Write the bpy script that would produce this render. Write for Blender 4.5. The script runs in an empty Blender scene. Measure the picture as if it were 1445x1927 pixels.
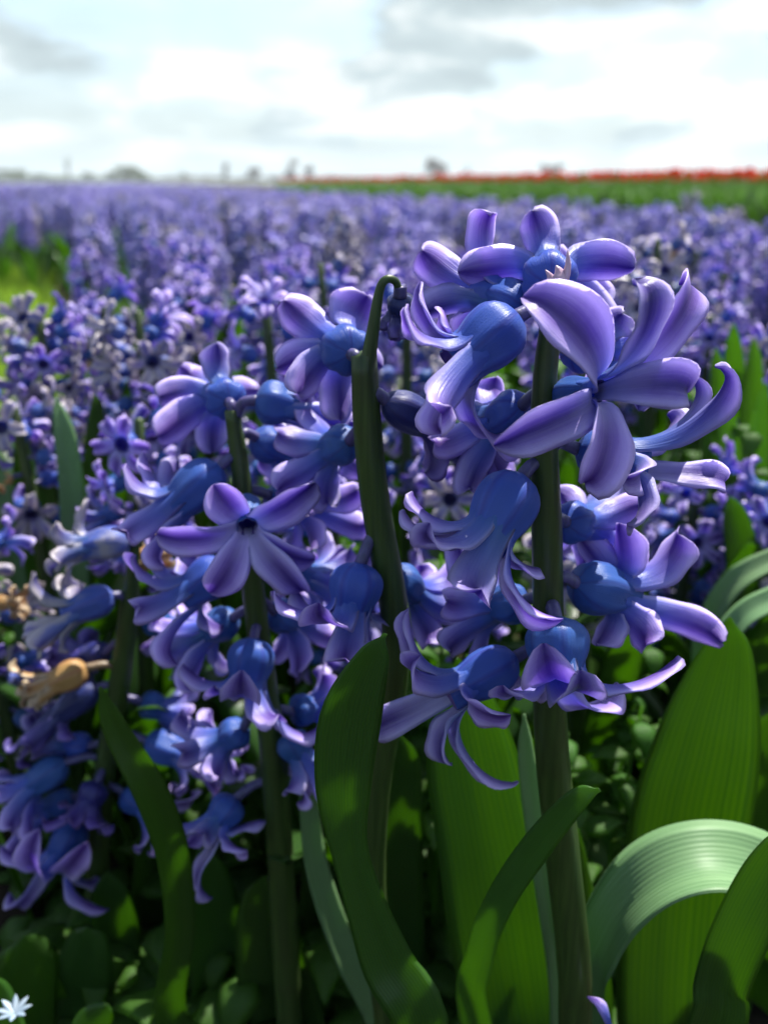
import bpy, math, random
import numpy as np
from mathutils import Vector, Matrix

R = math.radians
scene = bpy.context.scene
col = scene.collection
rng = random.Random(11)

# ---------------------------------------------------------------- camera
CAM = np.array([0.0, 0.0, 0.30])
FPX = 1700.0                     # focal length in photograph pixels (photo 1445 x 1927)
HORIZON = 343.0
PITCH = math.atan((963.5 - HORIZON) / FPX)
cam_d = bpy.data.cameras.new('camera')
cam = bpy.data.objects.new('camera', cam_d)
col.objects.link(cam)
cam.location = CAM
cam.rotation_euler = (math.pi / 2 - PITCH, 0, 0)
cam_d.sensor_fit = 'VERTICAL'
cam_d.sensor_height = 36.0
cam_d.sensor_width = 36.0
cam_d.lens = 36.0 * FPX / 1927.0
cam_d.clip_start = 0.01
cam_d.clip_end = 3000
cam_d.dof.use_dof = True
cam_d.dof.focus_distance = 0.188
cam_d.dof.aperture_fstop = 13.0
scene.camera = cam

# ---------------------------------------------------------------- world, sun, exposure
SUN_EL, SUN_AZ = R(62), R(36)    # azimuth: degrees to the right of the viewing direction (+y)
world = bpy.data.worlds.new('World')
scene.world = world
world.use_nodes = True
wt = world.node_tree
for n in list(wt.nodes):
    wt.nodes.remove(n)


def N(nt, kind, **kw):
    n = nt.nodes.new(kind)
    for k, v in kw.items():
        if k.startswith('i_'):
            key = k[2:]
            key = int(key) if key.isdigit() else key.replace('_', ' ')
            n.inputs[key].default_value = v
        else:
            setattr(n, k, v)
    return n


def L(nt, a, b):
    nt.links.new(a, b)


def math_node(nt, op, a, b=None, c=None, clamp=False):
    n = nt.nodes.new('ShaderNodeMath')
    n.operation = op
    n.use_clamp = clamp
    for i, x in enumerate((a, b, c)):
        if x is None:
            continue
        if isinstance(x, (int, float)):
            n.inputs[i].default_value = x
        else:
            nt.links.new(x, n.inputs[i])
    return n.outputs[0]


def mix_col(nt, fac, a, b, blend='MIX'):
    n = nt.nodes.new('ShaderNodeMix')
    n.data_type = 'RGBA'
    n.blend_type = blend
    n.clamp_factor = True
    for sock, x in ((n.inputs[0], fac), (n.inputs[6], a), (n.inputs[7], b)):
        if isinstance(x, (int, float)):
            sock.default_value = x
        elif isinstance(x, (tuple, list)):
            sock.default_value = (*x[:3], 1)
        else:
            nt.links.new(x, sock)
    return n.outputs[2]


def ramp(nt, fac, stops):
    n = nt.nodes.new('ShaderNodeValToRGB')
    cr = n.color_ramp
    while len(cr.elements) < len(stops):
        cr.elements.new(0.5)
    for e, (p, c) in zip(cr.elements, stops):
        e.position = p
        e.color = (c, c, c, 1) if isinstance(c, (int, float)) else (*c[:3], 1)
    if fac is not None:
        nt.links.new(fac, n.inputs[0])
    return n.outputs[0]


wo = N(wt, 'ShaderNodeOutputWorld')
bg = N(wt, 'ShaderNodeBackground')
bg.inputs['Strength'].default_value = 0.10
L(wt, bg.outputs[0], wo.inputs[0])
sky = N(wt, 'ShaderNodeTexSky')
sky.sky_type = 'NISHITA'
sky.sun_disc = False
sky.sun_elevation = SUN_EL
sky.sun_rotation = SUN_AZ
tc = N(wt, 'ShaderNodeTexCoord')
sep = N(wt, 'ShaderNodeSeparateXYZ')
L(wt, tc.outputs['Generated'], sep.inputs[0])
zz = math_node(wt, 'ADD', math_node(wt, 'MAXIMUM', sep.outputs[2], 0.0), 0.28)
comb = N(wt, 'ShaderNodeCombineXYZ')
L(wt, math_node(wt, 'DIVIDE', sep.outputs[0], zz), comb.inputs[0])
L(wt, math_node(wt, 'DIVIDE', sep.outputs[1], zz), comb.inputs[1])
cl = N(wt, 'ShaderNodeTexNoise', i_Scale=1.7, i_Detail=9.0, i_Roughness=0.55, i_Distortion=0.2)
mp = N(wt, 'ShaderNodeMapping')
mp.inputs['Location'].default_value = (3.1, 1.7, 0.4)
L(wt, comb.outputs[0], mp.inputs[0])
L(wt, mp.outputs[0], cl.inputs['Vector'])
cover = ramp(wt, cl.outputs[0], [(0.44, 0.0), (0.60, 1.0)])
cl2 = N(wt, 'ShaderNodeTexNoise', i_Scale=2.7, i_Detail=6.0, i_Roughness=0.5, i_Distortion=0.25)
mp2 = N(wt, 'ShaderNodeMapping')
mp2.inputs['Location'].default_value = (7.7, 4.2, 2.0)
L(wt, comb.outputs[0], mp2.inputs[0])
L(wt, mp2.outputs[0], cl2.inputs['Vector'])
body = ramp(wt, cl2.outputs[0], [(0.36, (4.5, 4.6, 4.6)), (0.44, (3.9, 4.2, 4.25)), (0.50, (2.6, 3.1, 3.25)), (0.62, (2.0, 2.45, 2.6))])
hz = ramp(wt, sep.outputs[2], [(0.0, 1.0), (0.22, 0.0)])
cloudcol = mix_col(wt, math_node(wt, 'POWER', hz, 6.0), body, (2.6, 3.4, 3.6))
cov2 = math_node(wt, 'MAXIMUM', cover, math_node(wt, 'POWER', hz, 0.7))
L(wt, mix_col(wt, cov2, sky.outputs[0], cloudcol), bg.inputs['Color'])

sun_d = bpy.data.lights.new('sun', 'SUN')
sun_d.energy = 5.0
sun_d.angle = R(0.5)
sun_d.color = (1.0, 0.96, 0.88)
sun = bpy.data.objects.new('sun', sun_d)
col.objects.link(sun)
sdir = Vector((math.sin(SUN_AZ) * math.cos(SUN_EL), math.cos(SUN_AZ) * math.cos(SUN_EL), math.sin(SUN_EL)))
sun.rotation_euler = (-sdir).to_track_quat('-Z', 'Y').to_euler()
sun.location = sdir * 20

scene.view_settings.view_transform = 'Standard'
scene.view_settings.look = 'None'
scene.view_settings.gamma = 1.0
scene.view_settings.exposure = 1.28
scene.render.engine = 'CYCLES'
scene.cycles.use_denoising = True
scene.cycles.max_bounces = 7
scene.cycles.diffuse_bounces = 3
scene.cycles.transmission_bounces = 5
scene.cycles.glossy_bounces = 2
scene.cycles.caustics_reflective = False
scene.cycles.caustics_refractive = False


# ---------------------------------------------------------------- placing helpers
def at(px, py, Y):
    """point of the place that the photograph shows at pixel (px, py), standing Y metres away (world y)"""
    x = (px - 722.5) / FPX
    u = (963.5 - py) / FPX
    dy = math.cos(PITCH) + u * math.sin(PITCH)
    dz = -math.sin(PITCH) + u * math.cos(PITCH)
    return CAM + np.array([x, dy, dz]) * (Y / dy)


def scale_at(py, Y):
    u = (963.5 - py) / FPX
    return Y / (math.cos(PITCH) + u * math.sin(PITCH)) / FPX      # metres per photograph pixel


def pixel(p):
    d = np.asarray(p, float) - CAM
    dep = d[1] * math.cos(PITCH) - d[2] * math.sin(PITCH)
    up = d[1] * math.sin(PITCH) + d[2] * math.cos(PITCH)
    return 722.5 + FPX * d[0] / dep, 963.5 - FPX * up / dep


def nrm(v):
    v = np.asarray(v, float)
    n = np.linalg.norm(v)
    return v / n if n > 1e-12 else v


# ---------------------------------------------------------------- materials
def new_mat(name):
    m = bpy.data.materials.new(name)
    m.use_nodes = True
    nt = m.node_tree
    for n in list(nt.nodes):
        nt.nodes.remove(n)
    return m, nt


def leafy_shader(nt, color, tcolor, tfac, rough=0.4, spec=0.4, bump=None, bdist=0.0004, bstr=0.3, sheen=0.0):
    out = N(nt, 'ShaderNodeOutputMaterial')
    p = N(nt, 'ShaderNodeBsdfPrincipled')
    p.inputs['Specular IOR Level'].default_value = spec
    if isinstance(rough, (int, float)):
        p.inputs['Roughness'].default_value = rough
    else:
        L(nt, rough, p.inputs['Roughness'])
    if sheen:
        p.inputs['Sheen Weight'].default_value = sheen
        p.inputs['Sheen Roughness'].default_value = 0.35
    t = N(nt, 'ShaderNodeBsdfTranslucent')
    mx = N(nt, 'ShaderNodeMixShader')
    mx.inputs[0].default_value = tfac
    for s, c in ((p.inputs['Base Color'], color), (t.inputs['Color'], tcolor)):
        if isinstance(c, (tuple, list)):
            s.default_value = (*c[:3], 1)
        else:
            L(nt, c, s)
    if bump is not None:
        b = N(nt, 'ShaderNodeBump')
        b.inputs['Strength'].default_value = bstr
        b.inputs['Distance'].default_value = bdist
        L(nt, bump, b.inputs['Height'])
        L(nt, b.outputs[0], p.inputs['Normal'])
        L(nt, b.outputs[0], t.inputs['Normal'])
    L(nt, p.outputs[0], mx.inputs[1])
    L(nt, t.outputs[0], mx.inputs[2])
    L(nt, mx.outputs[0], out.inputs[0])


def petal_material(name, light, mid, dark, blue, throat, tfac=0.36, fade=None, tsat=1.0):
    m, nt = new_mat(name)
    a = N(nt, 'ShaderNodeAttribute', attribute_name='tp')
    s3 = N(nt, 'ShaderNodeSeparateXYZ')
    L(nt, a.outputs['Vector'], s3.inputs[0])
    s, v, side = s3.outputs
    tcn = N(nt, 'ShaderNodeTexCoord')
    oi = N(nt, 'ShaderNodeObjectInfo')
    n1 = N(nt, 'ShaderNodeTexNoise', i_Scale=160.0, i_Detail=3.0, i_Roughness=0.6)
    L(nt, tcn.outputs['Object'], n1.inputs['Vector'])
    # veins run along the petal
    cv = N(nt, 'ShaderNodeCombineXYZ')
    L(nt, math_node(nt, 'MULTIPLY', v, 7.0), cv.inputs[0])
    L(nt, math_node(nt, 'MULTIPLY', s, 1.2), cv.inputs[1])
    L(nt, math_node(nt, 'MULTIPLY', oi.outputs['Random'], 30.0), cv.inputs[2])
    n2 = N(nt, 'ShaderNodeTexNoise', i_Scale=1.6, i_Detail=3.0, i_Roughness=0.6)
    L(nt, cv.outputs[0], n2.inputs['Vector'])
    # stripe down the middle
    vj = math_node(nt, 'ADD', v, math_node(nt, 'MULTIPLY', math_node(nt, 'SUBTRACT', n1.outputs[0], 0.5), 0.25))
    av = math_node(nt, 'ABSOLUTE', vj)
    stripe = ramp(nt, av, [(0.05, 1.0), (0.20, 0.65), (0.46, 0.0)])
    tipd = ramp(nt, s, [(0.25, 0.15), (0.6, 0.75), (0.97, 1.0)])
    stripe = math_node(nt, 'MULTIPLY', math_node(nt, 'MULTIPLY', stripe, tipd), 0.95)
    edge = ramp(nt, av, [(0.40, 0.0), (0.90, 1.0)])
    vein = math_node(nt, 'MULTIPLY', math_node(nt, 'SUBTRACT', n2.outputs[0], 0.42), 1.6, clamp=True)
    c = mix_col(nt, edge, mid, light)
    c = mix_col(nt, math_node(nt, 'MULTIPLY', vein, 0.45), c, light)
    c = mix_col(nt, stripe, c, dark)
    # tips darken to violet
    c = mix_col(nt, math_node(nt, 'MULTIPLY', ramp(nt, s, [(0.8, 0.0), (1.0, 1.0)]), 0.45), c, dark)
    # throat pale inside, blue outside near the tube
    inner = math_node(nt, 'MULTIPLY', side, ramp(nt, s, [(0.05, 1.0), (0.5, 0.0)]))
    c = mix_col(nt, math_node(nt, 'MULTIPLY', inner, 0.65), c, throat)
    s01 = math_node(nt, 'MULTIPLY_ADD', s, 0.5, 0.5)
    outer = math_node(nt, 'MULTIPLY', math_node(nt, 'SUBTRACT', 1.0, side), ramp(nt, s01, [(0.50, 1.0), (0.62, 0.75), (0.84, 0.0)]))
    bl = mix_col(nt, math_node(nt, 'MULTIPLY', vein, 0.30), blue, (blue[0] * 1.5, blue[1] * 1.4, blue[2] * 1.1))
    rib = math_node(nt, 'MULTIPLY', math_node(nt, 'LESS_THAN', s, -0.005), ramp(nt, math_node(nt, 'ABSOLUTE', v), [(0.80, 0.0), (0.99, 1.0)]))
    bl = mix_col(nt, math_node(nt, 'MULTIPLY', rib, 0.55), bl, (blue[0] * 0.75, blue[1] * 0.40, blue[2] * 0.62))
    c = mix_col(nt, outer, c, bl)
    c = mix_col(nt, math_node(nt, 'MULTIPLY', math_node(nt, 'GREATER_THAN', side, 0.6), math_node(nt, 'LESS_THAN', s, -0.01)), c, (mid[0] * 0.55, mid[1] * 0.5, mid[2] * 0.6))  # tube inside darkened in its colour, standing in for throat shade
    if fade is not None:
        nf = N(nt, 'ShaderNodeTexNoise', i_Scale=55.0, i_Detail=4.0, i_Roughness=0.65)
        L(nt, tcn.outputs['Object'], nf.inputs['Vector'])
        fz = ramp(nt, math_node(nt, 'ADD', nf.outputs[0], math_node(nt, 'MULTIPLY', math_node(nt, 'MULTIPLY', av, 0.28), ramp(nt, s, [(0.0, 0.0), (0.2, 1.0)]))), [(0.50, 0.0), (0.66, 1.0)])
        c = mix_col(nt, math_node(nt, 'MULTIPLY', fz, 0.7), c, fade)
    hsv = N(nt, 'ShaderNodeHueSaturation')
    L(nt, c, hsv.inputs['Color'])
    L(nt, math_node(nt, 'MULTIPLY_ADD', oi.outputs['Random'], 0.022, 0.489), hsv.inputs['Hue'])
    L(nt, math_node(nt, 'MULTIPLY_ADD', oi.outputs['Random'], 0.28, 0.86), hsv.inputs['Value'])
    cc = hsv.outputs[0]
    h2 = N(nt, 'ShaderNodeHueSaturation')
    h2.inputs['Saturation'].default_value = 1.12 * tsat
    h2.inputs['Value'].default_value = 1.25
    L(nt, cc, h2.inputs['Color'])
    fine = N(nt, 'ShaderNodeTexNoise', i_Scale=2600.0, i_Detail=2.0)
    L(nt, tcn.outputs['Object'], fine.inputs['Vector'])
    hgt = math_node(nt, 'ADD', math_node(nt, 'MULTIPLY', fine.outputs[0], 0.35), math_node(nt, 'MULTIPLY', n2.outputs[0], 1.2))
    rough = math_node(nt, 'MULTIPLY_ADD', fine.outputs[0], 0.35, 0.20)
    leafy_shader(nt, cc, h2.outputs[0], tfac, rough=rough, spec=0.42, bump=hgt, bdist=0.0003, bstr=0.45, sheen=0.08)
    return m


def leaf_material(name, base, light_tone, trans, tfac=0.42, rough=0.33):  # second colour is the leaf's own lighter tone in streaks and veins
    m, nt = new_mat(name)
    a = N(nt, 'ShaderNodeAttribute', attribute_name='tp')
    s3 = N(nt, 'ShaderNodeSeparateXYZ')
    L(nt, a.outputs['Vector'], s3.inputs[0])
    s, v, side = s3.outputs
    oi = N(nt, 'ShaderNodeObjectInfo')
    tcn = N(nt, 'ShaderNodeTexCoord')
    cv = N(nt, 'ShaderNodeCombineXYZ')
    L(nt, math_node(nt, 'MULTIPLY', v, 14.0), cv.inputs[0])
    L(nt, math_node(nt, 'MULTIPLY', s, 1.5), cv.inputs[1])
    L(nt, math_node(nt, 'MULTIPLY', oi.outputs['Random'], 40.0), cv.inputs[2])
    n2 = N(nt, 'ShaderNodeTexNoise', i_Scale=1.3, i_Detail=3.0, i_Roughness=0.6)
    L(nt, cv.outputs[0], n2.inputs['Vector'])
    wav = N(nt, 'ShaderNodeTexWave', i_Scale=0.2, i_Distortion=1.0, i_Detail=1.0)
    wav.bands_direction = 'X'
    L(nt, cv.outputs[0], wav.inputs['Vector'])
    n1 = N(nt, 'ShaderNodeTexNoise', i_Scale=60.0, i_Detail=5.0, i_Roughness=0.6)
    L(nt, tcn.outputs['Object'], n1.inputs['Vector'])
    c = mix_col(nt, ramp(nt, n2.outputs[0], [(0.35, 0.0), (0.68, 1.0)]), base, light_tone)
    c = mix_col(nt, math_node(nt, 'MULTIPLY', wav.outputs[1], 0.5), c, light_tone)
    c = mix_col(nt, math_node(nt, 'MULTIPLY', ramp(nt, n1.outputs[0], [(0.62, 0.0), (0.80, 1.0)]), 0.35), c, (0.10, 0.11, 0.03))
    hsv = N(nt, 'ShaderNodeHueSaturation')
    L(nt, c, hsv.inputs['Color'])
    L(nt, math_node(nt, 'MULTIPLY_ADD', oi.outputs['Random'], 0.03, 0.485), hsv.inputs['Hue'])
    L(nt, math_node(nt, 'MULTIPLY_ADD', oi.outputs['Random'], 0.4, 0.8), hsv.inputs['Value'])
    tcol = mix_col(nt, math_node(nt, 'MULTIPLY', math_node(nt, 'ADD', math_node(nt, 'MULTIPLY', wav.outputs[1], 0.55), ramp(nt, n2.outputs[0], [(0.3, 0.0), (0.7, 0.6)])), 0.8), trans, (trans[0] * 0.45, trans[1] * 0.6, trans[2] * 0.5))
    hgt = math_node(nt, 'ADD', math_node(nt, 'MULTIPLY', wav.outputs[1], 0.2), math_node(nt, 'MULTIPLY', n1.outputs[0], 0.8))
    leafy_shader(nt, hsv.outputs[0], tcol, tfac, rough=rough, spec=0.42, bump=hgt, bdist=0.0005, bstr=0.5)
    return m


M = {}
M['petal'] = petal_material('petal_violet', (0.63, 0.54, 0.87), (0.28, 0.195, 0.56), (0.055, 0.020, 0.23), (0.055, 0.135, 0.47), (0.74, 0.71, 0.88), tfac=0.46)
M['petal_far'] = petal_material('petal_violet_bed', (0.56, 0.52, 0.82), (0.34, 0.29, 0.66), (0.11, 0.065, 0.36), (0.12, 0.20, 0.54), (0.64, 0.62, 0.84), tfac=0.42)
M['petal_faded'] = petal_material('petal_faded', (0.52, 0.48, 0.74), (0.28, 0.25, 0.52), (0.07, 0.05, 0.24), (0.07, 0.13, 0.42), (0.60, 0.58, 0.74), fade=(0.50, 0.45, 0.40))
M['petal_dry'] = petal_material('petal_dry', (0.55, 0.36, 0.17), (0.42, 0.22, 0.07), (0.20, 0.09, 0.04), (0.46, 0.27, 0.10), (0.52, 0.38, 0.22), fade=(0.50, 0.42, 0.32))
M['petal_wilt_shade'] = petal_material('petal_wilted_shaded', (0.18, 0.13, 0.42), (0.08, 0.05, 0.26), (0.025, 0.012, 0.10), (0.02, 0.025, 0.15), (0.24, 0.20, 0.40), tfac=0.25)  # dark wilted florets; also paints the shade on one bare-stem floret
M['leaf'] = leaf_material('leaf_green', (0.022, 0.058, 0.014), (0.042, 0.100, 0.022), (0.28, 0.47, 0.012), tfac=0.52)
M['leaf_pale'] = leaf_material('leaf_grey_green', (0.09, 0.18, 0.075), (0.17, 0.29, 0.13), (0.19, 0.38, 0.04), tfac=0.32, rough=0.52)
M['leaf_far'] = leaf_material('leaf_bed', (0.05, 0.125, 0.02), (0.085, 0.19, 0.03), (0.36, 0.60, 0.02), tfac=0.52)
M['weed'] = leaf_material('weed_green', (0.035, 0.095, 0.012), (0.06, 0.145, 0.02), (0.36, 0.62, 0.02), tfac=0.58, rough=0.6)


def stem_material(name, base, light_tone, trans):  # second colour is the stem's own lighter tone, in lengthwise streaks
    m, nt = new_mat(name)
    tcn = N(nt, 'ShaderNodeTexCoord')
    mpn = N(nt, 'ShaderNodeMapping')
    mpn.inputs['Scale'].default_value = (900, 900, 35)
    L(nt, tcn.outputs['Object'], mpn.inputs[0])
    n1 = N(nt, 'ShaderNodeTexNoise', i_Scale=1.0, i_Detail=3.0)
    L(nt, mpn.outputs[0], n1.inputs['Vector'])
    n2 = N(nt, 'ShaderNodeTexNoise', i_Scale=90.0, i_Detail=4.0)
    L(nt, tcn.outputs['Object'], n2.inputs['Vector'])
    c = mix_col(nt, ramp(nt, n1.outputs[0], [(0.35, 0.0), (0.7, 1.0)]), base, light_tone)
    c = mix_col(nt, math_node(nt, 'MULTIPLY', ramp(nt, n2.outputs[0], [(0.5, 0.0), (0.75, 1.0)]), 0.4), c, (base[0] * 1.3, base[1] * 0.6, base[2] * 1.2))
    leafy_shader(nt, c, trans, 0.10, rough=0.4, spec=0.4, bump=n1.outputs[0], bdist=0.0002, bstr=0.4)
    return m


M['stem'] = stem_material('stem_green', (0.022, 0.042, 0.010), (0.042, 0.075, 0.016), (0.15, 0.32, 0.02))
M['pedicel'] = stem_material('pedicel_violet', (0.05, 0.05, 0.12), (0.08, 0.07, 0.20), (0.1, 0.1, 0.25))
M['bract'] = stem_material('bract_pink', (0.40, 0.25, 0.33), (0.55, 0.40, 0.50), (0.5, 0.3, 0.4))
M['stem_brown'] = stem_material('stem_brown', (0.12, 0.08, 0.045), (0.20, 0.14, 0.08), (0.2, 0.15, 0.05))
M['wood'] = stem_material('bark', (0.05, 0.042, 0.035), (0.08, 0.07, 0.06), (0.0, 0.0, 0.0))


def plain_leafy(name, c1, c2, tcol, tfac, scale, rough=0.5):
    m, nt = new_mat(name)
    tcn = N(nt, 'ShaderNodeTexCoord')
    oi = N(nt, 'ShaderNodeObjectInfo')
    n1 = N(nt, 'ShaderNodeTexNoise', i_Scale=scale, i_Detail=4.0)
    L(nt, tcn.outputs['Object'], n1.inputs['Vector'])
    c = mix_col(nt, ramp(nt, n1.outputs[0], [(0.35, 0.0), (0.65, 1.0)]), c1, c2)
    hsv = N(nt, 'ShaderNodeHueSaturation')
    L(nt, c, hsv.inputs['Color'])
    L(nt, math_node(nt, 'MULTIPLY_ADD', oi.outputs['Random'], 0.4, 0.8), hsv.inputs['Value'])
    leafy_shader(nt, hsv.outputs[0], tcol, tfac, rough=rough, spec=0.3)
    return m


M['tulip_red'] = plain_leafy('tulip_red', (0.80, 0.05, 0.02), (0.85, 0.13, 0.04), (0.95, 0.14, 0.05), 0.4, 40.0, 0.4)
M['tulip_bud'] = plain_leafy('tulip_bud', (0.25, 0.28, 0.04), (0.45, 0.35, 0.05), (0.5, 0.45, 0.05), 0.4, 40.0, 0.4)
M['tulip_leaf'] = plain_leafy('tulip_leaf', (0.12, 0.25, 0.06), (0.17, 0.31, 0.08), (0.34, 0.58, 0.06), 0.45, 20.0, 0.45)
M['grass'] = plain_leafy('grass', (0.09, 0.17, 0.02), (0.16, 0.26, 0.03), (0.34, 0.55, 0.04), 0.45, 3.0)
M['tree_leaf'] = plain_leafy('tree_leaf', (0.05, 0.075, 0.03), (0.085, 0.11, 0.045), (0.10, 0.17, 0.04), 0.3, 0.3, 0.7)
M['tree_twig'] = plain_leafy('tree_twig', (0.11, 0.09, 0.075), (0.15, 0.125, 0.10), (0.10, 0.09, 0.06), 0.2, 0.3, 0.7)
M['white_petal'] = plain_leafy('white_petal', (0.28, 0.38, 0.48), (0.42, 0.50, 0.58), (0.3, 0.4, 0.5), 0.3, 200.0)


def soil_material():
    m, nt = new_mat('soil')
    out = N(nt, 'ShaderNodeOutputMaterial')
    p = N(nt, 'ShaderNodeBsdfPrincipled')
    p.inputs['Roughness'].default_value = 0.95
    p.inputs['Specular IOR Level'].default_value = 0.1
    tcn = N(nt, 'ShaderNodeTexCoord')
    n1 = N(nt, 'ShaderNodeTexNoise', i_Scale=45.0, i_Detail=8.0, i_Roughness=0.7)
    L(nt, tcn.outputs['Object'], n1.inputs['Vector'])
    n2 = N(nt, 'ShaderNodeTexNoise', i_Scale=1.2, i_Detail=4.0)
    L(nt, tcn.outputs['Object'], n2.inputs['Vector'])
    c = mix_col(nt, n1.outputs[0], (0.018, 0.013, 0.009), (0.050, 0.038, 0.026))
    c = mix_col(nt, math_node(nt, 'MULTIPLY', ramp(nt, n2.outputs[0], [(0.45, 0.0), (0.6, 1.0)]), 0.6), c, (0.055, 0.075, 0.022))
    L(nt, c, p.inputs['Base Color'])
    b = N(nt, 'ShaderNodeBump')
    b.inputs['Strength'].default_value = 0.9
    b.inputs['Distance'].default_value = 0.02
    L(nt, n1.outputs[0], b.inputs['Height'])
    L(nt, b.outputs[0], p.inputs['Normal'])
    L(nt, p.outputs[0], out.inputs[0])
    return m


M['soil'] = soil_material()


# ---------------------------------------------------------------- mesh helpers
def mesh_from(name, verts, faces, mat, tp=None, smooth=True):
    me = bpy.data.meshes.new(name)
    me.from_pydata([tuple(map(float, v)) for v in verts], [], faces)
    if tp is not None:
        a = me.attributes.new('tp', 'FLOAT_VECTOR', 'POINT')
        a.data.foreach_set('vector', np.asarray(tp, np.float32).ravel())
    if smooth:
        me.polygons.foreach_set('use_smooth', [True] * len(me.polygons))
    if mat is not None:
        me.materials.append(mat)
    me.update()
    return me


def obj(name, me, parent=None, mw=None):
    o = bpy.data.objects.new(name, me)
    col.objects.link(o)
    if parent is not None:
        o.parent = parent
    if mw is not None:
        o.matrix_local = mw
    return o


def empty(name, loc, label, cat, group=None, rz=0.0):
    o = bpy.data.objects.new(name, None)
    o.empty_display_size = 0.02
    col.objects.link(o)
    o.location = tuple(map(float, loc))
    o.rotation_euler = (0, 0, rz)
    tag(o, label, cat, group)
    return o


def tag(o, label=None, cat=None, group=None, kind=None):
    if label:
        o['label'] = label
    if cat:
        o['category'] = cat
    if group:
        o['group'] = group
    if kind:
        o['kind'] = kind
    return o


def catmull(P, n):
    P = np.asarray(P, float)
    m = len(P)
    ext = np.vstack([2 * P[0] - P[1], P, 2 * P[-1] - P[-2]])
    out = []
    for k in range(n):
        u = k / (n - 1) * (m - 1)
        i = min(int(u), m - 2)
        t = u - i
        p0, p1, p2, p3 = ext[i], ext[i + 1], ext[i + 2], ext[i + 3]
        out.append(0.5 * ((2 * p1) + (-p0 + p2) * t + (2 * p0 - 5 * p1 + 4 * p2 - p3) * t * t + (-p0 + 3 * p1 - 3 * p2 + p3) * t ** 3))
    return np.array(out)


def ribbon(C, B, W, cup, thick, nv, ridge=0.0, ruffle=0.0, seed=0, profile_tip=None):
    """closed blade along centreline C with width directions B; returns verts, faces, tp"""
    n = len(C)
    T = np.gradient(C, axis=0)
    T /= np.linalg.norm(T, axis=1)[:, None] + 1e-12
    B = B - (B * T).sum(1)[:, None] * T
    B /= np.linalg.norm(B, axis=1)[:, None] + 1e-12
    Nn = np.cross(T, B)
    vs = np.linspace(-1, 1, nv)
    rr = np.random.RandomState(abs(int(seed)) % 100000)
    ph = rr.rand(4) * 6.28
    verts, tp = [], []
    ring = 2 * nv - 2
    for i in range(n):
        s = i / (n - 1)
        w = W[i]
        cu = cup[i]
        for k in range(ring):
            if k < nv:
                v, sd = vs[k], 1.0
            else:
                v, sd = vs[2 * nv - 2 - k], -1.0
            if k == 0 or k == nv - 1:
                sd = 0.0
            bend = cu * w * v * v - ridge * w * math.exp(-(v / 0.22) ** 2)
            ruf = ruffle * abs(v) ** 3 * (math.sin(7 * s + ph[0] + (1.7 if v > 0 else 0)) + 0.8 * math.sin(17 * s + ph[1] + (0.9 if v > 0 else 0))) * min(1, 3 * s)
            th = thick * min(1, 0.15 + 5 * s) * (1 - 0.75 * v * v) * (1 if s < 0.9 else max(0.35, (1 - s) * 10))
            # wider cups pull the edges together
            k_in = 1.0 / math.sqrt(1 + 0.6 * cu * cu)
            verts.append(C[i] + B[i] * v * w * k_in + Nn[i] * (bend + ruf + sd * th * 0.5))
            tp.append((s, v, 0.5 + 0.5 * sd))
    faces = []
    for i in range(n - 1):
        for k in range(ring):
            a, b = i * ring + k, i * ring + (k + 1) % ring
            faces.append((a, b, b + ring, a + ring))
    # tip cap
    verts.append(C[-1] + (C[-1] - C[-2]) * 0.15)
    tp.append((1, 0, 0.5))
    e = len(verts) - 1
    for k in range(ring):
        faces.append(((n - 1) * ring + k, (n - 1) * ring + (k + 1) % ring, e))
    return verts, faces, tp


def tube(path, radii, sides=10, cap=True, ribs=0.0):
    P = np.asarray(path, float)
    n = len(P)
    T = np.gradient(P, axis=0)
    T /= np.linalg.norm(T, axis=1)[:, None] + 1e-12
    ref = np.array([1.0, 0, 0]) if abs(T[0][0]) < 0.8 else np.array([0, 1.0, 0])
    verts, faces, tp = [], [], []
    u = nrm(ref - ref.dot(T[0]) * T[0])
    for i in range(n):
        u = nrm(u - u.dot(T[i]) * T[i])
        w = np.cross(T[i], u)
        for k in range(sides):
            a = 2 * math.pi * k / sides
            r = radii[i] * (1 + ribs * math.cos(a * 5))
            verts.append(P[i] + (u * math.cos(a) + w * math.sin(a)) * r)
            tp.append((i / (n - 1), k / sides, 0))
    for i in range(n - 1):
        for k in range(sides):
            a, b = i * sides + k, i * sides + (k + 1) % sides
            faces.append((a, b, b + sides, a + sides))
    if cap:
        for end, base in ((0, 0), (n - 1, (n - 1) * sides)):
            verts.append(P[end] + (T[end] * (0.4 if end else -0.4)) * radii[end])
            tp.append((float(end > 0), 0, 0))
            e = len(verts) - 1
            for k in range(sides):
                f = (base + k, base + (k + 1) % sides, e)
                faces.append(f if end else f[::-1])
    return verts, faces, tp


# ---------------------------------------------------------------- floret geometry
def tube_radius(s, r):
    """profile of the blue tube: rounded foot, waist, mouth"""
    foot = math.sqrt(max(0.0, 1 - ((0.30 - min(s, 0.30)) / 0.30) ** 2))
    waist = 1.0 - 0.30 * (1 / (1 + math.exp(-(s - 0.58) * 14)))
    return r * max(0.16, foot) * waist


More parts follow.
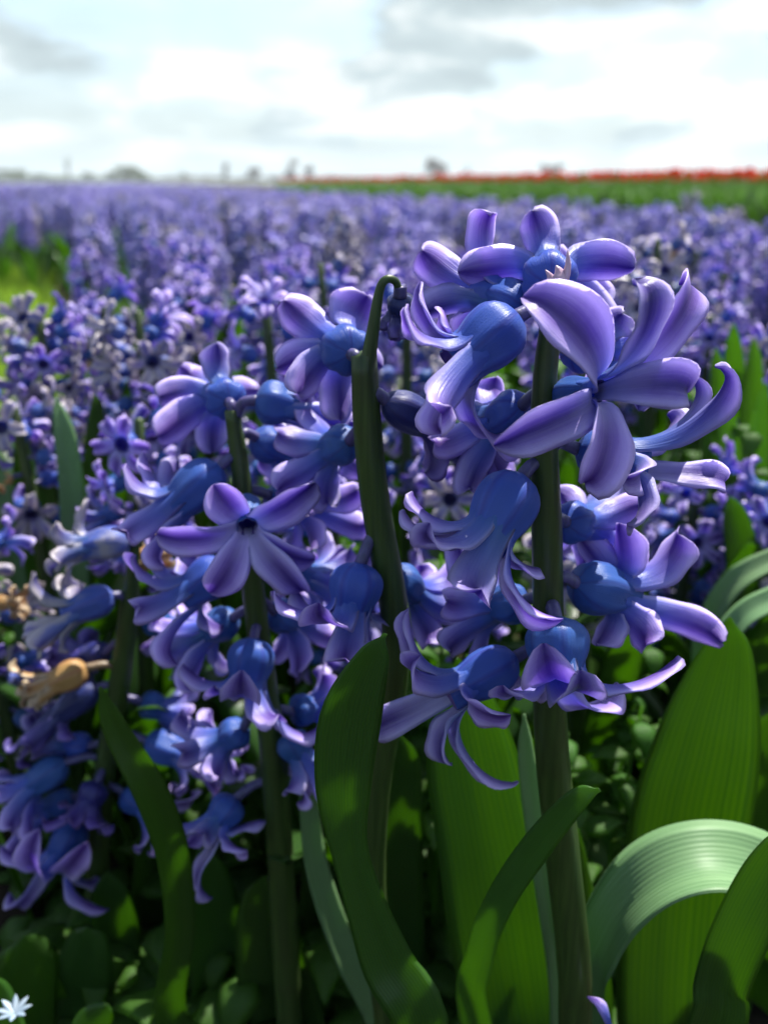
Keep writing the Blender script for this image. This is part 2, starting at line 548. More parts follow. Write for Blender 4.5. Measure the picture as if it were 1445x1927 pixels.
def floret_tube(base, mouth, r, sides=24, rows=14, ref=None):
    base, mouth = np.asarray(base, float), np.asarray(mouth, float)
    a = nrm(mouth - base)
    Lt = np.linalg.norm(mouth - base)
    ref = np.array([0, 0, 1.0]) if ref is None else ref
    u = ref - ref.dot(a) * a
    if np.linalg.norm(u) < 1e-3:
        u = np.array([1.0, 0, 0]) - a[0] * a
    u = nrm(u)
    w = np.cross(a, u)
    verts, faces, tp = [], [], []
    seq = [(0.86 * j / (rows - 1), 0) for j in range(rows)] + [(0.86 * (1 - j / 5 * 0.85), 1) for j in range(0, 6)]
    for s, ins in seq:
        for k in range(sides):
            an = 2 * math.pi * k / sides
            groove = 1 + 0.17 * min(1, max(0, s - 0.03) * 3.0) * (abs(math.cos(3 * an)) ** 0.7 - 0.62)
            rr = tube_radius(s, r) * groove * (0.93 if ins else 1.0)
            verts.append(base + a * Lt * s + (u * math.cos(an) + w * math.sin(an)) * rr)
            tp.append((s - 1.0, math.cos(3 * an), float(ins)))
    m = len(seq)
    for i in range(m - 1):
        for k in range(sides):
            p, q = i * sides + k, i * sides + (k + 1) % sides
            faces.append((p, q, q + sides, p + sides))
    for i, e_s in ((0, 1), (m - 1, 1)):
        verts.append(base + a * Lt * (seq[i][0] - (0.02 if i == 0 else 0)))
        tp.append((seq[i][0] - 1, 0, float(i > 0)))
        e = len(verts) - 1
        for k in range(sides):
            f = (i * sides + k, i * sides + (k + 1) % sides, e)
            faces.append(f[::-1] if i == 0 else f)
    return verts, faces, tp, a, Lt


def petal_geo(mouth, a, Lt, r, tip, curl, hw, n=20, nv=9, seed=0, ruffle=0.0006, hood=0.35, pinch=0.24):
    mouth, tip = np.asarray(mouth, float), np.asarray(tip, float)
    rr = np.random.RandomState(seed)
    d = tip - mouth
    rad = d - d.dot(a) * a
    rad = nrm(rad)
    r0 = tube_radius(0.80, r)
    P0 = mouth - a * Lt * 0.42 + rad * tube_radius(0.58, r) * 0.93
    Ln = np.linalg.norm(tip - P0)
    e = rad * math.cos(curl) - a * math.sin(curl)
    P1 = P0 + a * Ln * 0.50 - rad * r * pinch
    P2 = tip - e * Ln * 0.40
    t = np.linspace(0, 1, n) ** 0.95
    tt = t[:, None]
    C = (1 - tt) ** 3 * P0 + 3 * (1 - tt) ** 2 * tt * P1 + 3 * (1 - tt) * tt ** 2 * P2 + tt ** 3 * tip
    b = nrm(np.cross(a, rad))
    C = C + b[None, :] * (np.sin(np.pi * t) * (rr.rand() - 0.5) * 0.08 * Ln + np.sin(2 * np.pi * t) * (rr.rand() - 0.5) * 0.05 * Ln)[:, None]
    B = np.repeat(b[None, :], n, 0)
    tw = (rr.rand() - 0.5) * 0.7
    T = np.gradient(C, axis=0)
    T /= np.linalg.norm(T, axis=1)[:, None] + 1e-12
    for i in range(n):
        bb = nrm(B[i] - B[i].dot(T[i]) * T[i])
        nn = np.cross(T[i], bb)
        ang = tw * t[i] ** 1.5
        B[i] = bb * math.cos(ang) + nn * math.sin(ang)
    w0 = r0 * 0.72
    ep = 0.46 + 0.36 * rr.rand()
    W = []
    for s in t:
        grow = w0 + (hw - w0) * (1 / (1 + math.exp(-(s - 0.34) * 11)) - 1 / (1 + math.exp(0.34 * 11))) * 1.03
        end = 1.0 if s < 0.66 else max(0.0, 1 - ((s - 0.66) / 0.345) ** 2) ** ep
        W.append(max(grow * end, hw * 0.10))
    cup = [0.36 * (1 - s) + (0.30 + 0.16 * math.sin(seed)) * s + hood * max(0, s - 0.72) * 2.6 for s in t]
    return ribbon(C, B, W, cup, 0.0009, nv, ridge=0.11, ruffle=ruffle, seed=seed)


def merge(parts):
    V, F, TP = [], [], []
    for v, f, tp in parts:
        o = len(V)
        V.extend(v)
        F.extend([tuple(i + o for i in g) for g in f])
        TP.extend(tp)
    return V, F, TP


def local(verts, org):
    return [np.asarray(v) - org for v in verts]


class Plant:
    """a hero hyacinth: points are given in the photograph, at a distance in metres"""

    def __init__(self, Y, basepx, label, group=None, name='hyacinth'):
        self.Y = Y
        p = at(basepx[0], basepx[1], Y)
        self.base = np.array([p[0], p[1], 0.0])
        self.root = empty(name, self.base, label, 'flower', group)
        self.k = 0

    def pt(self, q):
        dy = q[2] * 0.001 if len(q) > 2 else 0.0
        return at(q[0], q[1], self.Y + dy)

    def stem(self, pts, radii, mat='stem', to_ground=True, sides=14, name='stem', ribs=0.04):
        P = [self.pt(q) for q in pts]
        if to_ground:
            d = P[-1] - P[-2]
            P.append(np.array([self.base[0], self.base[1], -0.01]))
            radii = list(radii) + [radii[-1] * 1.1]
        C = catmull(P, 34)
        rr = np.interp(np.linspace(0, 1, 34), np.linspace(0, 1, len(radii)), np.array(radii) * 0.001)
        v, f, tp = tube(C, rr, sides, ribs=ribs)
        return obj(name, mesh_from(name, local(v, self.base), f, M[mat], tp), self.root)

    def floret(self, stem, base, mouth, tips, r=5.2, mat='petal', auto_len=15.0, nt=6, hw=4.4, hood=0.35, ped='pedicel', label=None, pinch=0.24):
        self.k += 1
        sd = self.k * 17 + int(self.Y * 1000)
        rs = random.Random(sd)
        sp, bp, mp_ = self.pt(stem), self.pt(base), self.pt(mouth)
        r *= 0.001
        v, f, tp, a, Lt = floret_tube(bp, mp_, r)
        fo = obj('floret', mesh_from('floret', local(v, self.base), f, M[mat], tp), self.root)
        if label:
            fo['label'] = label
        # pedicel
        mid = (sp + bp) / 2 + np.array([0, 0, 0.0012]) - a * 0.0008
        C = catmull([sp, mid, bp + a * Lt * 0.06], 9)
        pv, pf, ptp = tube(C, np.linspace(0.0013, 0.0016, 9), 10)
        obj('pedicel', mesh_from('pedicel', local(pv, self.base), pf, M[ped], ptp), fo)
        # petals: given tips first, gaps filled
        u = nrm(np.cross(a, [0.3, 0.2, 1.0]))
        w = np.cross(a, u)
        used, todo = [], []
        for q in tips:
            T = self.pt(q)
            d = T - mp_
            ang = math.atan2(d.dot(w), d.dot(u))
            used.append(ang)
            todo.append((T, R(q[3]) if len(q) > 3 else R(55), (q[4] if len(q) > 4 else hw) * 0.001))
        while len(used) < nt:
            if not used:
                g = rs.random() * 6
            else:
                us = sorted(x % (2 * math.pi) for x in used)
                gaps = [((us[(i + 1) % len(us)] - us[i]) % (2 * math.pi) or 2 * math.pi, us[i]) for i in range(len(us))]
                gp, s0 = max(gaps)
                k_in = max(1, round(gp / (math.pi / 3)) - 1)
                g = s0 + gp / (k_in + 1)
            used.append(g)
            rl = auto_len * 0.001 * rs.uniform(0.85, 1.15)
            ax = rs.uniform(-0.1, 0.45) * rl
            T = mp_ + (u * math.cos(g) + w * math.sin(g)) * rl + a * ax
            todo.append((T, R(rs.uniform(40, 100)), hw * 0.001 * rs.uniform(0.9, 1.1)))
        for j, (T, c, h) in enumerate(todo):
            pv, pf, ptp = petal_geo(mp_, a, Lt, r, T, c, h, seed=sd * 7 + j, hood=hood, pinch=pinch)
            obj('petal', mesh_from('petal', local(pv, self.base), pf, M[mat], ptp), fo)
        return fo

    def leaf(self, pts, hwpx, mat='leaf', twist=0.0, cup=0.25, Yc=None, thick=1.1, ground=True, n=40, nv=9, tipblunt=0.6, twist2=None):
        """strap leaf from its tip downwards; hwpx are half widths in photograph pixels"""
        Yb = self.Y if Yc is None else Yc
        P, W = [], []
        for (q, h) in zip(pts, hwpx):
            Yq = Yb + (q[2] * 0.001 if len(q) > 2 else 0)
            P.append(at(q[0], q[1], Yq))
            W.append(h * scale_at(q[1], Yq))
        if ground:
            P.append(np.array([self.base[0] + (P[-1][0] - self.base[0]) * 0.15, self.base[1] + (P[-1][1] - self.base[1]) * 0.15, -0.008]))
            W.append(W[-1] * 0.8)
        P = P[::-1]
        W = W[::-1]
        C = catmull(P, n)
        w = catmull(np.array(W)[:, None], n)[:, 0]
        t = np.linspace(0, 1, n)
        # rounded tip
        tail = np.clip((1 - t) / 0.10, 0, 1)
        w = np.maximum(w, 0.0004) * np.where(tail < 1, np.sqrt(np.maximum(1 - (1 - tail) ** 2, 0.0)) * (1 - tipblunt) + tipblunt * np.sqrt(np.maximum(tail, 0.0)), 1)
        w = np.maximum(w, 0.0006)
        T = np.gradient(C, axis=0)
        T /= np.linalg.norm(T, axis=1)[:, None]
        B = []
        t2 = twist if twist2 is None else twist2
        for i in range(n):
            view = nrm(C[i] - CAM)
            b = nrm(np.cross(T[i], view))
            nn = np.cross(T[i], b)
            an = R(twist + (t2 - twist) * t[i])
            B.append(b * math.cos(an) + nn * math.sin(an))
        v, f, tp = ribbon(C, np.array(B), w, np.full(n, cup), thick * 0.001, nv, ridge=0.06, ruffle=0.0004, seed=len(pts) * 7 + int(pts[0][0]))
        return obj('leaf', mesh_from('leaf', local(v, self.base), f, M[mat], tp), self.root)


# ---------------------------------------------------------------- the ground
ROW = R(-15.8)
DV = np.array([math.sin(ROW), math.cos(ROW)])
LV = np.array([math.cos(ROW), -math.sin(ROW)])


def field(lat, t):
    return LV * lat + DV * t


def ground():
    # finely divided near the camera, one sheet to the horizon
    e = [-500, -200, -60, -12, -4] + list(np.linspace(-2, 2, 41)) + [4, 12, 60, 200, 500]
    g = [-60, -20, -2] + list(np.linspace(0, 4, 41)) + [6, 12, 30, 80, 300, 700]
    rs = np.random.RandomState(3)
    V, F = [], []
    for y in g:
        for x in e:
            near = abs(x) < 3 and -1 < y < 5
            V.append((x, y, rs.uniform(-0.008, 0.006) if near else -0.002))
    nx = len(e)
    for j in range(len(g) - 1):
        for i in range(nx - 1):
            a = j * nx + i
            F.append((a, a + 1, a + 1 + nx, a + nx))
    o = obj('ground', mesh_from('ground', V, F, M['soil']))
    o['kind'] = 'structure'


ground()

# ---------------------------------------------------------------- hero hyacinth A (tall, right)
GA = None
A = Plant(0.19, (1082, 1927), 'tallest violet hyacinth with a big open lilac floret on its thick dark green stem')
A.stem([(1046, 528), (1036, 610), (1022, 760), (1028, 1000), (1030, 1130), (1036, 1400), (1058, 1620), (1082, 1930)],
       [1.7, 2.3, 2.7, 3.5, 3.5, 4.2, 4.5, 4.7])
A.floret((1044, 560, 0), (1036, 540, 3), (1030, 500, 17), [(1002, 397, 16, 25, 4.4), (862, 512, 14, 30, 5.0), (1192, 503, 14, 30, 5.2), (1165, 630, 20, 40, 4.6), (925, 595, 24, 30, 4.4), (1082, 500, 34, 10, 4)], r=6.0)
A.floret((1028, 602, 0), (972, 592, -3), (838, 708, -10), [(792, 530, -4, 60, 3.9), (768, 573, -15, 60, 3.7), (830, 582, -1, 40, 4.0), (848, 765, -26, 95, 4.4), (838, 815, -12, 30, 4.6), (950, 815, 2, 85, 4.0)], r=6.6)
A.floret((1028, 762, 0), (1046, 745, 1), (1138, 732, -11), [(984, 560, -19, 70, 7.0), (1192, 535, -18, 85, 5.2), (1278, 535, 0, 95, 5.2), (1288, 742, -16, 60, 5.2), (1100, 908, -19, 80, 6.0), (930, 838, -20, 65, 5.2)], r=3.6, pinch=0.95)
A.floret((1040, 840, 0), (1082, 846, 5), (1238, 872, 3), [(1345, 690, -4, 95, 4.8), (1300, 705, 10, 60, 4.6), (1345, 915, 4, 40, 3.6), (1180, 985, -8, 95, 5.2), (1255, 780, 14, 70, 4.4), (1170, 900, -10, 100, 4.2)], r=5.6)
A.floret((1018, 884, 0), (982, 893, -4), (893, 1052, -14), [(775, 925, -10, 70, 4.2), (808, 985, -24, 95, 4.2), (905, 1110, -30, 30, 5.4), (1015, 1070, -8, 60, 4.6), (1058, 1165, -20, 40, 4.6), (760, 960, 0, 60, 4.0)], r=6.8)
A.floret((1046, 1092, 2), (1082, 1098, 3), (1196, 1124, 13), [(1165, 985, 12, 40, 5.4), (1275, 1005, 12, 60, 6.4), (1358, 1208, 10, 25, 4.6), (1215, 1215, 0, 70, 5.0), (1122, 1215, 4, 60, 5.0), (1090, 1010, 18, 50, 4.4)], r=6.4)
A.floret((1034, 1150, -2), (1046, 1160, -9), (1052, 1300, -18), [(1022, 1212, -31, 100, 6.2), (1090, 1262, -34, 95, 5.6), (1275, 1235, -14, 60, 4.8), (945, 1290, -24, 90, 5.2), (1160, 1285, 4, 60, 4.4), (975, 1270, 4, 70, 4.4)], r=7.0)
A.floret((1020, 1228, 0), (972, 1236, -3), (822, 1318, -9), [(768, 1145, -6, 40, 4.4), (790, 1235, -18, 80, 4.4), (850, 1440, -13, 40, 5.0), (975, 1472, -6, 80, 4.2), (960, 1345, -22, 70, 4.8), (720, 1360, 3, 50, 4.4)], r=5.8)
A.floret((1022, 745, 3), (985, 762, 8), (920, 805, 20), [(985, 850, 16, 60, 4.2)], auto_len=16)
A.floret((1034, 602, 3), (992, 582, 9), (905, 548, 20), [(795, 472, 18, 30, 5.0), (880, 640, 22, 40, 4.4), (800, 590, 16, 40, 4.2)], auto_len=15)
A.floret((1034, 985, 3), (1062, 982, 9), (1105, 985, 21), [], auto_len=15, hw=4.6)
A.floret((1020, 1135, 2), (985, 1132, 8), (915, 1142, 16), [(840, 1130, 10, 60, 4.4)], auto_len=15)
A.floret((1040, 660, 3), (1075, 662, 9), (1140, 650, 22), [(1170, 590, 18, 50, 4.6)], auto_len=15)
# small pink bracts and shrivelled tip at the top of the stem
for (x0, y0, x1, y1, rr) in ((1056, 540, 1068, 470, 0.9), (1034, 535, 1026, 508, 0.9), (1048, 530, 1046, 500, 1.5)):
    P0, P1 = A.pt((x0, y0, -1)), A.pt((x1, y1, -1))
    v, f, tp = tube(catmull([P0, (P0 + P1) / 2 + np.array([0.0006, 0, 0]), P1], 6), np.array([1, 1.1, 0.9, 0.7, 0.45, 0.12]) * rr * 0.001, 8)
    obj('bract', mesh_from('bract', local(v, A.base), f, M['bract'], tp), A.root)
A.leaf([(862, 1240), (880, 1400), (910, 1560), (940, 1720), (975, 1935)], [30, 84, 96, 104, 96], Yc=0.222, twist=10, cup=0.12)
A.leaf([(1127, 1486, 0), (1085, 1505, 2), (1010, 1592, 6), (945, 1690, 10), (905, 1800, 14), (900, 1935, 20)], [8, 22, 29, 29, 30, 34], Yc=0.168, twist=-35, twist2=12, cup=0.2)
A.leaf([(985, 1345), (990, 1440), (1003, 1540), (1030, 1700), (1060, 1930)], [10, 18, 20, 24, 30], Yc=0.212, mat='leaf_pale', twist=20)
A.leaf([(1085, 1560), (1100, 1640), (1112, 1750), (1120, 1930)], [4, 10, 20, 30], Yc=0.225, twist=30)

# ---------------------------------------------------------------- hero hyacinth C (bent stem, middle)
C = Plant(0.208, (735, 1927), 'hyacinth with thick bare green stem and hooked tip, few violet florets left')
C.stem([(684, 668), (690, 800), (706, 950), (735, 1110), (745, 1200), (732, 1340), (705, 1500), (700, 1700), (730, 1930)], [3.0, 3.4, 3.6, 3.7, 3.8, 3.8, 3.9, 4.1, 4.3])
C.stem([(688, 705, -1), (700, 630, -1), (713, 550, -1), (726, 526, -1), (744, 530, 0), (752, 556, 1)], [2.0, 1.5, 1.05, 0.95, 0.9, 0.9], to_ground=False, name='stem_tip', sides=10)
C.floret((752, 552, 1), (753, 556, 1), (750, 600, 4), [(735, 640, 3, 10, 2.4), (775, 630, 6, 10, 2.4), (750, 635, -2, 10, 2.4)], r=3.0, mat='petal_wilt_shade', auto_len=4, hw=2.4)
C.floret((674, 690, 0), (662, 668, 1), (632, 642, 15), [(535, 566, 14, 30, 5.2), (690, 556, 18, 35, 7.4), (522, 692, 10, 40, 4.6), (560, 740, 4, 60, 4.8), (640, 790, 10, 60, 5.0), (720, 690, 24, 30, 4.4)], r=6.0)
C.floret((706, 752, 0), (722, 752, 0), (850, 820, 9), [(945, 905, 4, 30, 5.6), (900, 930, 0, 50, 5.2), (800, 890, 2, 70, 4.8), (930, 830, 14, 40, 5.0)], r=4.6, mat='petal_wilt_shade', ped='pedicel', label='floret coloured dark for shade')  # not withered: the dark colour stands in for shade on this floret
C.floret((714, 1000, 0), (678, 1058, -4), (655, 1180, -9), [(515, 1112, -5, 75, 4.6), (600, 1135, -24, 85, 5.4), (650, 1240, -24, 40, 5.0), (715, 1215, -8, 30, 4.4), (560, 1110, 6, 70, 4.2), (735, 1140, 4, 70, 4.2)], r=6.4)
C.floret((722, 1060, 2), (740, 1080, 6), (790, 1130, 14), [], auto_len=14)
C.floret((690, 800, 3), (660, 830, 9), (610, 850, 22), [], auto_len=15)
C.leaf([(725, 1193), (700, 1235), (660, 1340), (645, 1470), (655, 1590), (690, 1710), (730, 1815), (795, 1960)], [5, 34, 60, 54, 36, 40, 50, 52], Yc=0.172, twist=-12, twist2=22, cup=0.22)
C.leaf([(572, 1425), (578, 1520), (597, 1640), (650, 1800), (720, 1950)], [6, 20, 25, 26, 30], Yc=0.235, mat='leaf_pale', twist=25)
C.leaf([(745, 1380), (745, 1450), (740, 1600), (750, 1930)], [20, 48, 55, 50], Yc=0.262, twist=10)

# ---------------------------------------------------------------- hero hyacinth B (left of the middle)
B = Plant(0.24, (545, 1927), 'violet hyacinth with an open six pointed star floret below its dark stem top')
B.stem([(436, 772), (448, 850), (458, 930), (470, 1040), (482, 1160), (500, 1300), (520, 1500), (545, 1930)], [2.0, 2.4, 2.7, 3.1, 3.4, 3.7, 4.2, 4.6])
B.floret((438, 780, 0), (432, 758, 2), (412, 738, 13), [(408, 646, 12, 25, 4.6), (300, 748, 8, 40, 5.0), (298, 822, 2, 40, 5.6), (400, 850, 10, 60, 5.0), (340, 690, 26, 30, 4.4), (490, 735, 22, 40, 4.4)], r=5.8)
B.floret((446, 782, 0), (480, 752, 0), (572, 768, 2), [(642, 812, -4, 40, 4.8), (655, 772, 8, 40, 4.4), (615, 850, 2, 50, 4.8), (600, 715, 10, 50, 4.4), (560, 840, 14, 60, 4.4)], r=6.0)
B.floret((446, 868, 0), (416, 876, -2), (302, 978, -6), [(238, 872, -6, 45, 4.2), (272, 850, 4, 45, 4.2), (335, 862, 10, 55, 4.8), (240, 1000, -14, 60, 4.6), (310, 1065, -12, 40, 5.0), (370, 1045, 4, 60, 4.6)], r=6.6)
B.floret((462, 965, 0), (466, 940, -7), (466, 1002, -24), [(402, 912, -21, 45, 5.6), (592, 908, -21, 35, 5.8), (296, 1005, -22, 35, 4.8), (592, 1052, -24, 40, 4.8), (396, 1115, -26, 40, 5.4), (572, 1112, -26, 45, 5.2)], r=3.9, pinch=0.8)
B.floret((472, 1052, 0), (428, 1062, 0), (330, 1135, -4), [(256, 1045, -4, 75, 4.6), (290, 985, 6, 50, 4.2), (335, 1250, -10, 30, 5.8), (262, 1140, -14, 80, 4.4), (420, 1180, 2, 60, 4.8), (360, 1050, 12, 60, 4.2)], r=6.4)
B.floret((476, 1060, 2), (522, 1062, 6), (605, 1092, 14), [(660, 1030, 16, 50, 4.4)], auto_len=16)
B.floret((486, 1188, -1), (478, 1200, -7), (462, 1315, -13), [(405, 1290, -24, 75, 5.4), (525, 1345, -24, 60, 5.4), (600, 1365, -6, 75, 4.6), (345, 1250, -8, 60, 4.4), (455, 1262, -30, 95, 5.8), (500, 1290, 6, 60, 4.4)], r=6.6)
B.floret((452, 826, 2), (480, 822, 6), (545, 862, 14), [(520, 795, 10, 60, 4.4), (580, 800, 14, 50, 4.6), (640, 900, 10, 40, 4.6)], auto_len=15)
B.floret((462, 930, 2), (505, 932, 7), (578, 955, 14), [(672, 922, 10, 40, 4.8), (622, 875, 16, 45, 4.8), (690, 985, 14, 40, 4.6)], auto_len=15)
B.floret((482, 1130, 2), (515, 1150, 6), (560, 1175, 14), [], auto_len=14)
B.floret((480, 1150, 2), (440, 1162, 5), (375, 1198, 12), [(300, 1240, 8, 50, 4.8)], auto_len=15)
B.floret((512, 1470, 0), (445, 1500, -2), (395, 1565, -8), [(400, 1690, -12, 20, 4.8), (345, 1580, -6, 40, 5.0), (500, 1545, -6, 45, 4.6), (465, 1600, -16, 60, 4.6)], r=5.6, auto_len=13)
B.leaf([(190, 1293, 0), (222, 1375, 0), (285, 1490, 0), (325, 1610, 4), (337, 1750, 8), (330, 1935, 14)], [12, 26, 33, 32, 30, 32], Yc=0.212, twist=32, twist2=-22, cup=0.35)
B.leaf([(497, 1648), (502, 1720), (522, 1840), (545, 1950)], [24, 56, 74, 80], Yc=0.25, twist=-15, cup=0.3)
B.leaf([(380, 1590), (395, 1700), (410, 1820), (420, 1950)], [20, 52, 62, 60], Yc=0.262, twist=20)
B.leaf([(600, 1560), (610, 1680), (625, 1800), (640, 1950)], [20, 45, 56, 56], Yc=0.29, twist=-10)

# ---------------------------------------------------------------- hero hyacinth D (withering, far left)
D = Plant(0.285, (180, 1927), 'withering hyacinth with an orange dried floret and cream edged blue ones')
D.stem([(258, 1000), (250, 1075), (243, 1150), (226, 1280), (206, 1400), (190, 1520), (182, 1700), (180, 1930)], [1.4, 2.2, 3.4, 3.8, 4.0, 4.3, 4.5, 4.7])
D.floret((254, 1030, 0), (246, 1014, -2), (125, 1036, -4), [(168, 940, 2, 40, 4.2), (105, 985, -10, 20, 4.0), (100, 1085, -8, 30, 4.2), (150, 1100, 6, 50, 4.2)], r=5.6, mat='petal_faded', auto_len=13)
D.floret((242, 1140, 0), (215, 1118, -3), (105, 1165, -8), [(68, 1078, -8, 50, 4.4), (128, 1085, 4, 55, 4.4), (58, 1195, -10, 40, 4.4), (130, 1225, -12, 60, 4.8), (160, 1100, 8, 60, 4.2)], r=5.8, mat='petal_faded', auto_len=14)
D.floret((228, 1262, 0), (165, 1255, -5), (75, 1300, -10), [(40, 1290, -10, 10, 3.0), (50, 1330, -12, 20, 3.0), (30, 1240, -6, 60, 3.0)], r=5.4, mat='petal_dry', auto_len=7, hw=3.0, ped='stem_brown', label='dried orange brown floret')
D.floret((220, 1300, 0), (185, 1292, -1), (75, 1372, -3), [(140, 1385, -8, 80, 4.2), (20, 1390, -3, 40, 4.0), (60, 1440, -4, 40, 4.2)], r=5.0, mat='petal_wilt_shade', auto_len=12)
D.floret((202, 1430, 0), (125, 1432, -4), (30, 1500, -8), [], r=6.0, auto_len=15, mat='petal')
D.floret((214, 1380, -1), (275, 1392, -6), (375, 1432, -12), [(448, 1385, -12, 45, 4.2), (455, 1440, -16, 50, 4.0), (330, 1490, -22, 60, 4.8), (400, 1500, -12, 50, 4.4)], r=6.2, auto_len=13)
D.floret((194, 1520, -1), (150, 1545, -8), (95, 1645, -16), [(5, 1590, -16, 60, 4.8), (75, 1560, -34, 95, 5.6), (165, 1585, -28, 80, 6.0), (205, 1712, -18, 30, 4.2), (185, 1650, -6, 90, 4.2), (20, 1680, -8, 50, 4.4)], r=6.6)
D.floret((250, 1080, 1), (262, 1060, 4), (290, 1040, 12), [], r=4.2, mat='petal_dry', auto_len=7, hw=2.6, ped='stem_brown')
D.floret((240, 1160, 1), (275, 1160, 4), (330, 1190, 12), [], auto_len=15)
D.floret((236, 1200, 1), (200, 1230, 6), (150, 1240, 14), [], auto_len=13, mat='petal_wilt_shade')
D.floret((205, 1400, 1), (170, 1405, 2), (110, 1400, 6), [], auto_len=14)
D.floret((196, 1480, -1), (230, 1490, -4), (290, 1530, -8), [], auto_len=14)
D.floret((192, 1500, 1), (140, 1500, 3), (70, 1530, 4), [], auto_len=15)
D.floret((222, 1320, 1), (265, 1320, 2), (320, 1340, 6), [], auto_len=14)
D.floret((200, 1450, 0), (185, 1470, -8), (160, 1530, -14), [], auto_len=13, mat='petal_wilt_shade')
B.floret((500, 1290, 0), (460, 1370, 0), (410, 1400, 2), [], auto_len=14)
B.floret((506, 1340, 2), (550, 1340, 4), (600, 1330, 10), [], auto_len=14)
B.floret((505, 1330, -1), (540, 1380, -4), (575, 1440, -6), [(560, 1510, -8, 40, 4.2)], auto_len=13)
D.leaf([(60, 1640), (60, 1740), (70, 1850), (90, 1960)], [16, 40, 50, 52], Yc=0.33, twist=10)
D.leaf([(330, 1600), (320, 1720), (300, 1850), (270, 1960)], [16, 40, 48, 50], Yc=0.33, twist=-20)
D.leaf([(-10, 1560), (0, 1680), (20, 1800), (60, 1960)], [16, 44, 50, 52], Yc=0.34, twist=20)
D.leaf([(270, 1540), (285, 1640), (290, 1780), (280, 1940)], [16, 42, 58, 60], Yc=0.30, twist=20)
D.leaf([(205, 1640), (215, 1700), (225, 1800), (215, 1940)], [20, 40, 46, 50], Yc=0.275, twist=-20)
D.leaf([(120, 1700), (110, 1790), (130, 1940)], [20, 50, 55], Yc=0.31, twist=15)

# ---------------------------------------------------------------- leafy hyacinths on the right (flowers out of sight)
E = Plant(0.225, (1330, 1927), 'hyacinth of broad upright green leaves without flowers beside the tall hyacinth')
E.leaf([(1372, 1162), (1362, 1240), (1325, 1400), (1285, 1600), (1262, 1935)], [12, 54, 98, 112, 104], Yc=0.228, twist=14, cup=0.18)
E.leaf([(1480, 1330), (1450, 1450), (1420, 1650), (1390, 1935)], [30, 66, 80, 80], Yc=0.262, twist=-18)
E.leaf([(1200, 1560), (1195, 1680), (1210, 1800), (1230, 1940)], [20, 50, 60, 60], Yc=0.262, twist=22)
E2 = Plant(0.20, (1180, 2100), 'flowerless hyacinth with a pale sunlit leaf arching over before the broad upright leaves', name='hyacinth')
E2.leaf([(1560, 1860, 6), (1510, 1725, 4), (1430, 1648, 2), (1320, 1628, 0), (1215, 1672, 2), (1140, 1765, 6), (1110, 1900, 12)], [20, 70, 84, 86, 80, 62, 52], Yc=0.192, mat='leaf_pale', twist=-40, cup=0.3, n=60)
E2.leaf([(1500, 1545, 0), (1452, 1640, 0), (1395, 1750, 0), (1355, 1850, 2), (1330, 1960, 4)], [18, 48, 52, 50, 52], Yc=0.172, twist=25, twist2=-10, cup=0.3)
E4 = Plant(0.37, (110, 1400), 'hyacinth of upright strap leaves without flowers below the dense hyacinth by the lane', name='hyacinth')
E4.leaf([(104, 748), (120, 820), (135, 950), (140, 1200)], [8, 22, 26, 28], Yc=0.36, mat='leaf_pale', twist=25)
E4.leaf([(-5, 870), (8, 950), (30, 1100), (60, 1250)], [8, 18, 22, 24], Yc=0.36, mat='leaf_pale', twist=25)
E4.leaf([(40, 800), (45, 900), (60, 1100)], [8, 22, 24], Yc=0.39, twist=15)
E4.leaf([(185, 730), (180, 850), (165, 1100)], [8, 22, 24], Yc=0.40, twist=-15)
E4.leaf([(240, 715), (225, 830), (200, 1050)], [8, 22, 24], Yc=0.42, twist=20)
E4.leaf([(80, 830), (90, 950), (100, 1150)], [8, 24, 26], Yc=0.42, twist=-25)
E5 = Plant(0.43, (1390, 1300), 'hyacinth of sunlit yellow green leaves without flowers above the dark pointed leaf', name='hyacinth')
for tx, ty, bx_, Yq, tw in ((1345, 655, 1370, 0.44, 20), (1380, 610, 1385, 0.46, -15), (1418, 640, 1400, 0.43, 25), (1440, 720, 1410, 0.41, -20), (1365, 740, 1380, 0.41, 10), (1330, 800, 1370, 0.43, -10)):
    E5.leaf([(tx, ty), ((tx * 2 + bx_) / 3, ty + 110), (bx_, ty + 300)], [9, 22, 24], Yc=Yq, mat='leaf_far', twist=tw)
E3 = Plant(0.33, (1400, 1600), 'hyacinth of narrow curved grey green leaves without flowers behind broad leaf', name='hyacinth')
E3.leaf([(1560, 1020), (1450, 1058), (1380, 1102), (1335, 1180), (1330, 1300)], [14, 24, 26, 26, 26], Yc=0.31, mat='leaf_pale', twist=-30, cup=0.4)
E3.leaf([(1570, 1080), (1460, 1128), (1390, 1170), (1345, 1260), (1340, 1400)], [14, 26, 28, 28, 28], Yc=0.29, mat='leaf_pale', twist=-30, cup=0.4)
E3.leaf([(1372, 935), (1382, 985), (1395, 1060), (1400, 1200)], [12, 28, 34, 34], Yc=0.35, twist=20)


